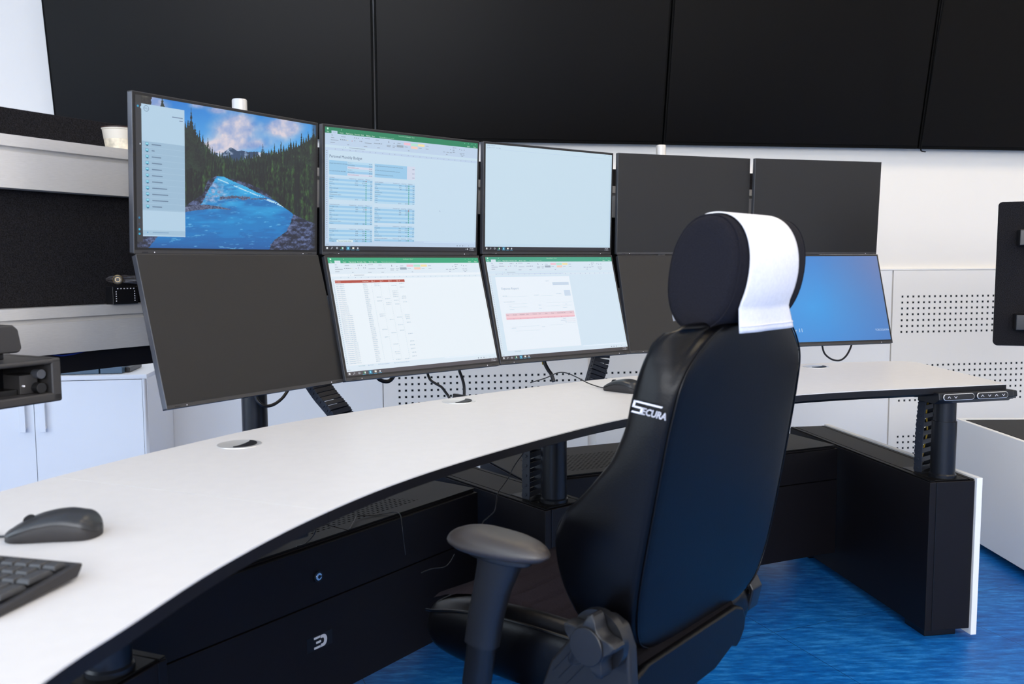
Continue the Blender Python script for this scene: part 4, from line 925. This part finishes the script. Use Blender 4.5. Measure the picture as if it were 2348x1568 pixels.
mb.loft([[Vector((x, y, z)) for y, z in pts] for x in (.258, .300)], PLASD); mb.obj('latch_housing', chair, bevel=.004)
# armrests
def armrest(sx_):
    xo = UC+(.280 if sx_ > 0 else -.355)
    root = chair
    cx = xo; cy = .172; L_, W2 = .101, .043
    rings = []
    for i, (zz, k_) in enumerate(((-.012, .74), (-.010, .88), (-.004, .985), (-.001, 1.0), (.003, .985), (.0085, .94), (.0135, .86), (.0175, .74), (.0205, .58), (.0218, .40))):
        r_ = []
        for j in range(40):
            a_ = 2*PI*j/40; c, s_ = math.cos(a_), math.sin(a_)
            yy = L_*k_*math.copysign(abs(c)**.85, c); xx = W2*k_*math.copysign(abs(s_)**.9, s_)*(1+.14*c)
            r_.append(Vector((cx+xx, cy+yy, .655+zz+.004*c-.10*(yy/L_)*.06)))
        rings.append(r_)
    mb = MB(); mb.loft(rings, PADM); o = mb.obj('armrest_pad', chair, smooth=True, angle=60)
    mb = MB(); mb.loft([[Vector((cx+W2*.62*math.sin(t_), cy+L_*.66*math.cos(t_), .640+z)) for t_ in (2*PI*j/32 for j in range(32))] for z in (-.006, .006)], PLASD); mb.obj('pad_plate', o, bevel=.002)
    def sec(y, z, x, a_, b_): return [Vector((x+a_*math.copysign(abs(math.sin(t_))**.7, math.sin(t_)), y+b_*math.copysign(abs(math.cos(t_))**.7, math.cos(t_)), z)) for t_ in (2*PI*j/24 for j in range(24))]
    mb = MB(); mb.loft([sec(.165, .644, cx, .022, .045), sec(.170, .622, cx, .020, .040), sec(.185, .58, cx, .0185, .034), sec(.203, .53, cx-sx_*.004, .0185, .0325), sec(.216, .478, cx-sx_*.008, .0185, .032)], PLAS); mb.obj('armrest_sleeve', chair, smooth=True)
    mb = MB(); mb.loft([sec(.212, .50, cx-sx_*.008, .0155, .027), sec(.235, .40, cx-sx_*.014, .0155, .027), sec(.245, .335, cx-sx_*.03, .016, .028), sec(.24, .315, cx-sx_*.10, .012, .028), sec(.24, .315, UC+sx_*.1, .010, .028)], PLASD); mb.obj('armrest_post', chair, smooth=True)
armrest(-1); armrest(1)
# mechanism and star base
mb = MB(); mb.box((UC, .17, .315), (.16, .24, .045), PLASD); mb.obj('mechanism', chair, bevel=.008)
mb = MB(); mb.lathe((UC, .18, 0), [(.026, .13), (.026, .22), (.016, .22), (.016, .30)], BLKS, 24); mb.obj('gas_lift', chair, smooth=True)
base = MB(); base.lathe((UC, .18, 0), [(.045, .075), (.05, .09), (.045, .13), (.03, .14)], PLASD, 24); hub = base.obj('base_hub', chair, smooth=True)
for k in range(5):
    a_ = R(20+72*k); d_ = Vector((math.cos(a_), math.sin(a_), 0)); s_ = Vector((-d_.y, d_.x, 0)); c_ = Vector((UC, .18, 0))
    mb = MB(); mb.loft([[c_+d_*r_+s_*x*w_+Vector((0, 0, z+y*h_)) for x, y in ((-1, -1), (1, -1), (.8, 1), (-.8, 1))] for r_, w_, z, h_ in ((.03, .024, .105, .02), (.17, .02, .092, .015), (.315, .014, .078, .011))], PLASD); mb.obj('base_spoke', chair, bevel=.003)
    p = c_+d_*.305; mb = MB()
    for q in (-.013, .013): mb.cyl(p+s_*(q-.009)+Vector((0, 0, .03)), p+s_*(q+.009)+Vector((0, 0, .03)), .03, PLASD, 24)
    mb.cyl(p+Vector((0, 0, .045)), p+Vector((0, 0, .085)), .007, BLKS, 10); mb.obj('caster', chair)

# ------------------------------------------------------------------ mice and keyboard
def mouse(nose, tail, label, cable_pts):
    d = tail-nose; t = thing('computer_mouse', nose, (0, 0, math.atan2(d.y, d.x)), label, 'mouse')
    Lm = .114; sx = [0, .02, .08, .2, .35, .5, .65, .8, .9, .97, 1.0]
    wv = [.014, .021, .0255, .0285, .0290, .0288, .0300, .0300, .0265, .018, .006]; hv = [.011, .014, .018, .0255, .0315, .0350, .0360, .0325, .0265, .018, .010]
    def ring(i, lo, hi, grow=0):
        w_, h_ = wv[i]+grow, hv[i]; x = sx[i]*Lm; pts = []
        return w_, h_, x
    xs_ = np.linspace(0, 1, 36)**1.0; xs_ = .5-.5*np.cos(PI*xs_); W0, H0, S0 = list(wv), list(hv), list(sx); cat = lambda Y: [float(v) for v in np.interp(xs_, np.linspace(0, 1, 101), np.convolve(np.pad(np.interp(np.linspace(0, 1, 101), S0, Y), 4, mode='edge'), np.ones(9)/9, 'valid'))]
    wv = cat(W0); hv = cat(H0); sx = [float(v) for v in xs_]; wv[0] = .012; nlast = len(sx)-1
    for i_ in range(len(sx)):
        if sx[i_] > .80: q_ = (sx[i_]-.80)/.20; wv[i_] = max(.003, .0300*math.sqrt(max(0, 1-q_**2.4))); hv[i_] = .0325-.0165*q_**2
    # lower body
    mb = MB(); rings = []
    for i in range(len(sx)):
        w_, h_, x = wv[i], hv[i], sx[i]*Lm; hs = h_*(.58+.10*math.sin(sx[i]*PI)-.25*max(0, sx[i]-.75)); q = .0006
        rings.append([Vector((x, y, z)) for y, z in ((-w_*.90, q), (-w_*.99, hs*.35), (-w_*.985, hs*.8), (-w_*.93, hs), (0, hs), (w_*.93, hs), (w_*.985, hs*.8), (w_*.99, hs*.35), (w_*.90, q), (0, q))])
    mb.loft(rings, MOUSB); mb.obj('mouse_base', t, smooth=True, angle=60)
    mb = MB(); rings = []
    for i in range(len(sx)):
        w_, h_, x = wv[i]+.0006, hv[i], sx[i]*Lm; hs = h_*(.58+.10*math.sin(sx[i]*PI)-.25*max(0, sx[i]-.75))-.0006
        r_ = [Vector((x+.001*(1 if i == nlast else 0), y, z)) for y, z in ((w_*math.copysign(abs(math.cos(a_))**.8, math.cos(a_)), hs+(h_-hs)*math.sin(a_)**.75) for a_ in (PI*k/14 for k in range(15)))]
        rings.append(r_+[Vector((x, 0, hs))])
    mb.loft(rings, MOUS); mb.obj('mouse_shell', t, smooth=True, angle=60)
    mb = MB(); mb.cyl((.026, -.0035, .0235), (.026, .0035, .0235), .0075, PLASD, 20); mb.obj('scroll_wheel', t, smooth=True)
    mi = (Matrix.Translation(t.location) @ t.rotation_euler.to_matrix().to_4x4()).inverted()
    mb = MB(); mb.tube([Vector((.004, 0, .0055)), Vector((-.012, 0, .004))]+[mi @ p for p in cable_pts], .0017, CABL, 8); mb.obj('mouse_cable', t, smooth=True)
    return t
n1_ = onz(22, 1236, DZ); t1_ = onz(212, 1226, DZ)
mouse(n1_, t1_, 'black mouse in the left foreground beside the keyboard', [onz(-20, 1224, DZ)+Vector((0, 0, .002)), onz(-120, 1205, DZ)+Vector((0, 0, .002)), onz(-230, 1150, DZ)+Vector((0, 0, .002))])
n2_ = onz(1391, 893, DZ); t2_ = onz(1463, 901, DZ); t2_ = n2_+(t2_-n2_).normalized()*.114
mouse(n2_, t2_, 'black mouse at the back of the desk, half hidden by the chair', [onz(1370, 889, DZ)+Vector((0, 0, .004)), at(1348, 878, 2.52), at(1325, 866, 2.56), at(1305, 857, 2.60), at(1288, 853.5, 2.62), at(1272, 857, 2.62), at(1250, 867, 2.60), onz(1216, 879.5, DZ)+Vector((0, 0, .003))])
KP = onz(192, 1325, DZ); kd = Vector((.969, -.246, 0)); kang = math.atan2(kd.y, kd.x)
kb = thing('keyboard', KP, (0, 0, kang), 'black keyboard cut off by the left edge of the photo', 'keyboard')
mb = MB(); KL, KD = .442, .130
mb.loft([[Vector((x, y, z)) for y, z in ((-KD+.004, .001), (-KD, .005), (-KD+.001, .008), (-.002, .0185), (0, .0165), (-.004, .010), (-.009, .004))] for x in (-KL, 0)], MOUSB); mb.obj('keyboard_body', kb, bevel=.002)
mb = MB(); zk = lambda y: .0185+(y+.002)*(.0105/.127)
mb.loft([[Vector((x, y, zk(y)-.0008+e)) for y, e in ((-KD+.012, 0), (-.012, 0), (-.012, .0012), (-KD+.012, .0012))] for x in (-KL+.008, -.008)], PLASD); mb.obj('key_well', kb)
keys = []
P_ = .019; rows_y = [-.022, -.046, -.065, -.084, -.103]
def key(cx, cy, w_=1, h_=1): keys.append((cx, cy, w_, h_))
for r_ in range(4):
    for c_ in range(3): key(-.0195-P_*(3-c_), rows_y[0]-.0005-P_*r_) if r_ < 4 else 0
key(-.0195, rows_y[0]-.0005); key(-.0195, rows_y[0]-P_*1.5, 1, 2); key(-.0195, rows_y[0]-P_*3.5, 1, 2); key(-.0195-P_*2.5, rows_y[0]-P_*4, 2, 1); key(-.0195-P_, rows_y[0]-P_*4)
x0 = -.0195-P_*4.4
for r_ in (0, 1):
    for c_ in range(3): key(x0-P_*(2-c_), rows_y[0]-P_*r_)
key(x0-P_, rows_y[0]-P_*3)
for c_ in range(3): key(x0-P_*(2-c_), rows_y[0]-P_*4)
x1_ = x0-P_*3.4
for r_, (n, lw) in enumerate(((13, 2), (13, 1.5), (11, 2.25), (10, 2.75))):
    key(x1_-P_*(lw-1)/2, rows_y[0]-P_*r_, lw, 1)
    for c_ in range(n): key(x1_-P_*(lw-.5+.5+c_), rows_y[0]-P_*r_)
key(x1_-P_*7, rows_y[0]-P_*4, 6, 1)
first = {}; stuff = MB()
for i, (cx, cy, w_, h_) in enumerate(keys):
    hx, hy = P_*w_/2-.0009, P_*h_/2-.0009
    def kverts(o_):
        return [[Vector((a*hx*k_, b_*hy*k_, z)) for a, b_ in ((-1, -1), (1, -1), (1, 1), (-1, 1))] for k_, z in ((1, -.002), (.97, .001), (.80, .0042))]
    if i < 72:
        kk = (w_, h_)
        if kk not in first: first[kk] = MB().loft(kverts(0), KEYM).obj('key', kb, bevel=.0012); o = first[kk]
        else: o = first[kk].copy(); C.objects.link(o); o.parent = kb
        o.location = (cx, cy, zk(cy)+.0022)
mb = MB(); mb.box((-.048, -.012, zk(-.012)+.0006), (.012, .003, .0006), PRINT)

# ------------------------------------------------------------------ loose cables
def cable(pts, label, r_=.0035, m=CABL, name='cable', cat='cable', grp=None):
    mb = MB(); mb.tube(pts, r_, m, 10); o = mb.obj(name, smooth=True); tag(o, label, cat, grp); return o
cable([at(588, 895, 2.22), at(588, 912, 2.22), at(598, 926, 2.22), at(612, 931, 2.23), at(630, 926, 2.25), at(648, 912, 2.28), at(660, 895, 2.31)], 'black cable looping below the leftmost dark monitor, next to the post', .0042)
cable([at(862, 855, 2.60), at(868, 868, 2.60), at(880, 874, 2.61), at(893, 873, 2.62), at(903, 862, 2.63), at(908, 850, 2.63)], 'thick black cable loop under the left corner of the product list monitor', .0060)
cable([at(980, 845, 2.66), at(981, 858, 2.66), at(987, 871, 2.65), at(1000, 880, 2.64), at(1012, 887, 2.63), at(1020, 897, 2.62), at(1030, 912, 2.61), at(1034, 930, 2.61)], 'wavy black cable dropping behind the desk left of the second grommet', .0040)
cable([at(1050, 838, 2.72), at(1054, 852, 2.72), at(1060, 868, 2.71), at(1064, 885, 2.70), at(1064.5, 905, 2.69), at(1064, 920, 2.68)], 'straight black cable dropping behind the desk above the second grommet', .0046)
cable([at(1246, 815, 2.83), at(1249, 832, 2.83), at(1257, 848, 2.82), at(1264, 858, 2.81), at(1270, 875, 2.80)], 'bundle of black cables below the expense report monitor', .0062)
cable([at(1242, 818, 2.83), at(1245, 836, 2.83)], 'short yellow label strip on the cable bundle below the expense report monitor', .0025, CABY, 'cable_label', 'label')
cable([at(1885, 780, 3.33), at(1886, 796, 3.33), at(1892, 812, 3.33), at(1908, 824, 3.33), at(1926, 826, 3.34), at(1940, 816, 3.35), at(1950, 798, 3.36), at(1955, 780, 3.37)], 'thin black cable looping below the blue lit monitor', .0035)
ZT = ZB+.0035
cable([at(1199, 1030, 2.14), at(1199, 1040, 2.14), at(1186, 1058, 2.13), at(1175, 1076, 2.12), at(1166, 1095, 2.11), at(1152, 1115, 2.09), at(1142, 1130, 2.07), at(1137, 1160, 2.04), at(1134, 1172, 2.02), at(1118, 1187, 2.00), at(1106, 1200, 1.98), at(1096, 1240, 1.96)], 'thin black wire hanging from the desk edge left of the middle column', .0014, name='wire', cat='wire')
cable([onz(680, 1252, ZT+.002), onz(700, 1246, ZT+.004), at(718, 1228, 1.66), at(724, 1215, 1.62)], 'thin black wire under the left desk edge near the lock', .0013, name='wire', cat='wire')
cable([onz(802, 1213, ZT), onz(812, 1195, ZT+.003), onz(820, 1183, ZT+.004), onz(850, 1182, ZT), onz(880, 1178, ZT), onz(906, 1174, ZT+.004), onz(918, 1181, ZT+.002), at(922, 1205, 2.105), at(926, 1240, 2.105), at(930, 1272, 2.105)], 'thin black wire lying on the slotted cabinet lid and hanging over its edge', .0013, name='wire', cat='wire')
cable([at(966, 1313, 1.93), at(990, 1304, 1.96), at(1018, 1300, 1.99), at(1032, 1288, 2.0), at(1042, 1270, 2.01)], 'pale thin wire curling in front of the cabinet beside the armrest', .0012, PIPE, 'wire', 'wire')
cable([at(118, 812, 1.98), at(140, 815, 2.0), at(165, 812, 2.02), at(190, 806, 2.05), at(210, 800, 2.08)], 'blue network cable under the lower aluminium rail', .002, CABBL)

# ------------------------------------------------------------------ things on the rail
q = at(276, 341, 2.205); q.z = EYE+.2797
BOWL = mat('printed_paper', (.72, .64, .50), .6, noise=.35, nscale=45)
BOWLR = mat('printed_paper_plain', (.72, .66, .56), .55)
t = thing('paper_bowl', q, label='cream paper bowl with golden print standing on the upper rail', cat='bowl')
mb = MB(); mb.lathe((0, 0, 0), [(.033, 0), (.0385, .030), (.0385, .030)], BOWL, 40); mb.obj('bowl_body', t, smooth=True)
mb = MB(); mb.lathe((0, 0, 0), [(.0385, .030), (.042, .052), (.044, .053), (.044, .0555), (.0415, .0555), (.037, .030)], BOWLR, 40); mb.obj('bowl_rim', t, smooth=True)
mb = MB(); mb.lathe((0, 0, 0), [(.041, .0552), (.0445, .0556), (.0448, .0585), (.030, .0595), (.001, .0598)], mat('brown_lid', (.05, .028, .022), .5), 40); mb.obj('bowl_lid', t, smooth=True)
q = at(270, 641, 2.085)
t = thing('connector', q, (0, 0, R(15)), 'black cable connector with a brass ring wrapped in clear bag on the lower rail', 'connector')
mb = MB(); BR = mat('brass', (.50, .36, .18), .35, metal=1)
mb.cyl((0, 0, 0), (0, .05, 0), .0095, PLASD, 24); mb.cyl((.01, .02, 0), (.10, .05, .004), .009, PLASD, 16); mb.obj('connector_body', t, smooth=True)
mb = MB()
mb.loft([[Vector((r_*math.cos(a_), y, r_*math.sin(a_))) for a_ in (2*PI*k/32 for k in range(32))] for r_, y in ((.0108, .006), (.0112, -.002), (.0095, -.003), (.0085, .000), (.0060, .0005), (.0055, -.001), (.0048, -.001), (.0044, .0008), (.002, .001))], BR); mb.obj('brass_ring', t, smooth=True)
BAG = mat('plastic_bag', (.04, .035, .035), .18, bump=.9, bscale=60)
mb = MB(); mb.loft([[Vector((x, .012+r_*math.cos(a_)*(.8+.3*math.sin(3*a_+x*90)), r_*.9*math.sin(a_)*(.8+.2*math.sin(5*a_+x*60)))) for a_ in (2*PI*k/18 for k in range(18))] for x, r_ in ((-.028, .003), (-.022, .008), (-.012, .010), (.012, .012), (.04, .013), (.08, .014), (.11, .012))], BAG); mb.obj('plastic_bag', t)
q = at(292, 690, 2.10); q.z = EYE-.0905
t = thing('circuit_box', q, (0, 0, R(58)), 'small black electronics box with rows of white dots on the lower rail', 'electronics box')
mb = MB(); mb.box((.0, .02, .021), (.066, .028, .042), PLASD); mb.obj('box_housing', t, bevel=.001)
mb = MB()
for k in range(6): mb.box((-.020+k*.0085, .0055, .037), (.0028, .001, .0018), PRINT)
for k in range(5): mb.box((-.0245, .0055, .030-k*.0055), (.0018, .001, .0022), PRINT); mb.box((.0245, .0055, .030-k*.0055), (.0018, .001, .0022), PRINT)
mb.obj('solder_dots', t)
# equipment box with a module on top, hanging in front of the rail at the left edge
EQ = at(142, 868, 1.66)
t = thing('equipment_box', EQ, (0, 0, R(62)), 'black open-fronted equipment box bracketed to the lower rail at the left edge', 'equipment box')
mb = MB(); W_, H_, D_ = .24, .082, .16
mb.box((-W_/2, D_/2, H_/2-.006), (W_, D_, .010), CASE); mb.box((-W_/2, D_/2, -H_/2+.008), (W_, D_, .018), CASE); mb.box((-.010, D_/2, 0), (.020, D_, H_), CASE); mb.box((-W_+.01, D_/2, 0), (.020, D_, H_), CASE); mb.box((-W_/2, D_-.005, 0), (W_, .010, H_), BLKS)
mb.obj('box_shell', t, bevel=.004)
mb = MB(); mb.box((-.05, .05, -.006), (.035, .05, .035), CASE); mb.cyl((-.036, .008, -.014), (-.036, .03, -.014), .010, PLASD, 20); mb.cyl((-.034, .01, .012), (-.034, .03, .012), .009, SIDE, 20); mb.cyl((-.062, .02, -.008), (-.062, .03, -.008), .002, PRINT, 10)
mb.box((-.13, .06, -.022), (.12, .06, .016), PLASD); mb.box((-.10, .03, -.028), (.05, .02, .006), SIDE); mb.obj('box_insides', t, bevel=.001)
mb = MB(); mb.box((-.10, .22, .005), (.05, .13, .04), BLKS); mb.obj('rail_arm', t, bevel=.003)
q = at(44, 802, 1.60)
t2 = thing('speaker_module', EQ+Vector((-.055*math.cos(R(62))-.03*math.sin(R(62))-.112*math.cos(R(62)), -.055*math.sin(R(62))+.03*math.cos(R(62))-.112*math.sin(R(62)), .042)), (0, 0, R(62)), 'rounded black module sitting on the open equipment box', 'module')
mb = MB(); mb.loft([[Vector((x, y, z)) for x, z in ((-.05, .012), (.106, .012), (.112, .020), (.106, .055), (.097, .064), (-.05, .064))] for y in (.0, .11)], CASE); mb.obj('module_body', t2, bevel=.004)
mb = MB(); mb.box((.02, .05, .006), (.13, .07, .012), PLASD); mb.obj('module_foot', t2, bevel=.002)
mb = MB(); mb.box((.045, -.001, .004), (.03, .004, .008), ALU); mb.obj('module_clip', t2)

# ------------------------------------------------------------------ white storage cabinet at the left by the wall
q = onz(335.7, 858.2, EYE-.46)
cs = (q-WP).dot(WD)+.101; cf = (q-WP).dot(WN)
CHt = EYE-.46; CW = 1.62
t = thing('storage_cabinet', wp(cs, 0, 0), (0, 0, TH), 'low white storage cabinet with two bar handles against the back wall', 'cabinet')
mb = MB(); CD = cf-.025
f0 = -cf
mb.box((-CW/2, -cf+CD/2, CHt-.0095), (CW, CD, .019), CABW); mb.box((-.0095, -cf+CD/2, (CHt-.019)/2), (.019, CD, CHt-.019), CABW); mb.box((-CW+.0095, -cf+CD/2, (CHt-.019)/2), (.019, CD, CHt-.019), CABW)
mb.box((-CW/2, -cf+CD/2+.03, .06), (CW-.04, CD-.08, .08), CABW); mb.box((-CW/2, -cf+CD-.01, CHt/2), (CW-.04, .01, CHt-.04), CABW)
mb.obj('cabinet_carcass', t, bevel=.0012)
inv = (Matrix.Translation(t.location) @ t.rotation_euler.to_matrix().to_4x4()).inverted()
d = inv.to_3x3() @ ray(79, 960); o_ = inv @ Vector((0, 0, EYE)); k_ = (-cf-o_.y)/d.y; xs = (o_+d*k_).x
dw = abs(xs)-.021
for i, (a, b_) in enumerate(((xs+.0012, -.0205), (xs-dw, xs-.0012), (-CW+.0205, xs-dw-.0024))):
    mb = MB(); mb.box(((a+b_)/2, -cf+.0095, (CHt-.0215+.08)/2), (b_-a, .018, CHt-.0215-.08), CABW); dr = mb.obj('cabinet_door', t, bevel=.001)
    hx = a+.038 if i != 1 else b_-.038
    mb = MB(); mb.box((hx, -cf-.022, CHt-.165), (.022, .006, .13), CABW)
    for zz in (-.05, .05): mb.box((hx, -cf-.010, CHt-.165+zz), (.014, .022, .012), CABW)
    mb.obj('door_handle', dr, bevel=.0012)
# flat tray on the cabinet
q = onz(196, 857, CHt+.001); TRAY = mat('blue_grey_tray', (.06, .11, .17), .35)
t = thing('document_tray', (q.x, q.y+.10, CHt+.0008), (0, 0, TH), 'flat blue-grey tray lying on top of the white storage cabinet', 'tray')
mb = MB(); mb.box((-.055, 0, .016), (.20, .24, .030), TRAY); mb.box((.095, 0, .016), (.09, .24, .030), TRAY); mb.obj('tray_body', t, bevel=.003)
mb = MB(); mb.box((.15, .02, .012), (.02, .2, .022), PLASD); mb.obj('tray_end', t, bevel=.003)

# ------------------------------------------------------------------ next console at the right edge
t = thing('neighbour_console', (1.775, 2.6, 0), (0, 0, R(0)), 'white sided black topped console base cut off by the right edge of the photo', 'console')
mb = MB(); mb.box((.011, .43, .03+(ZB-.03)/2), (.018, .90, ZB-.03), WHTP); mb.box((.45, .872, .03+(ZB-.03)/2), (.86, .018, ZB-.03), WHTP); tag(mb.obj('side_panel', t, bevel=.001), 'white side panel')
mb = MB(); mb.box((.45, .43, .025+(ZB-.033)/2), (.86, .86, ZB-.036), BLKM); mb.obj('console_body', t, bevel=.002)
mb = MB(); mb.box((.17, .43, ZB-.006), (.28, .85, .008), LIDM); mb.box((.60, .43, ZB-.006), (.56, .85, .008), LIDM); mb.obj('console_lid', t, bevel=.001)
mb = MB(); mb.box((.45, .43, .0125), (.8, .8, .025), BLKS); mb.obj('console_plinth', t)
# felt backed panel of the neighbouring console, seen from behind
A = at(2277, 790, 2.95); Bz = at(2289, 463, 2.95)
t = thing('acoustic_panel', (A.x, 2.95, 0), (0, 0, R(-20)), 'black rounded felt panel with silver brackets at the right edge of the photo', 'panel')
zb_, zt_ = A.z, Bz.z
def rr_box(x0, x1, z0, z1, r_, ya, yb):
    pts = []
    for cx, cz, a0 in ((x1-r_, z0+r_, -90), (x1-r_, z1-r_, 0), (x0+r_, z1-r_, 90), (x0+r_, z0+r_, 180)):
        for k in range(7): a_ = R(a0+15*k); pts.append((cx+r_*math.cos(a_), cz+r_*math.sin(a_)))
    return [[Vector((x, y, z)) for x, z in pts] for y in (ya, yb)]
mb = MB(); mb.loft(rr_box(.0, .9, zb_, zt_, .012, .0, .014), FELT); mb.obj('felt_board', t, bevel=.002)
mb = MB(); mb.loft(rr_box(.004, .9, zb_-.004, zt_-.004, .012, .016, .034), PLASD); mb.obj('rear_board', t, bevel=.002)
for zz in (at(2320, 545, 2.9).z, at(2320, 738, 2.9).z):
    mb = MB(); mb.box((.085, -.03, zz), (.06, .06, .052), PLASD); br = mb.obj('bracket', t, bevel=.003)
    mb = MB(); mb.box((.099, -.062, zz), (.035, .004, .058), ALUW); mb.obj('bracket_plate', br, bevel=.001)
mb = MB(); mb.box((.42, .024, (zb_+.03+ZB+.001)/2), (.06, .04, zb_+.03-ZB-.001), BLKS); mb.obj('panel_leg', t, bevel=.003)

# ------------------------------------------------------------------ view settings
S.view_settings.view_transform = 'Standard'; S.view_settings.look = 'None'; S.view_settings.gamma = 1; S.view_settings.use_curve_mapping = False
S.view_settings.exposure = -0.33
S.cycles.max_bounces = 8; S.cycles.diffuse_bounces = 4; S.cycles.glossy_bounces = 4; S.cycles.transparent_max_bounces = 8
S.cycles.use_denoising = True
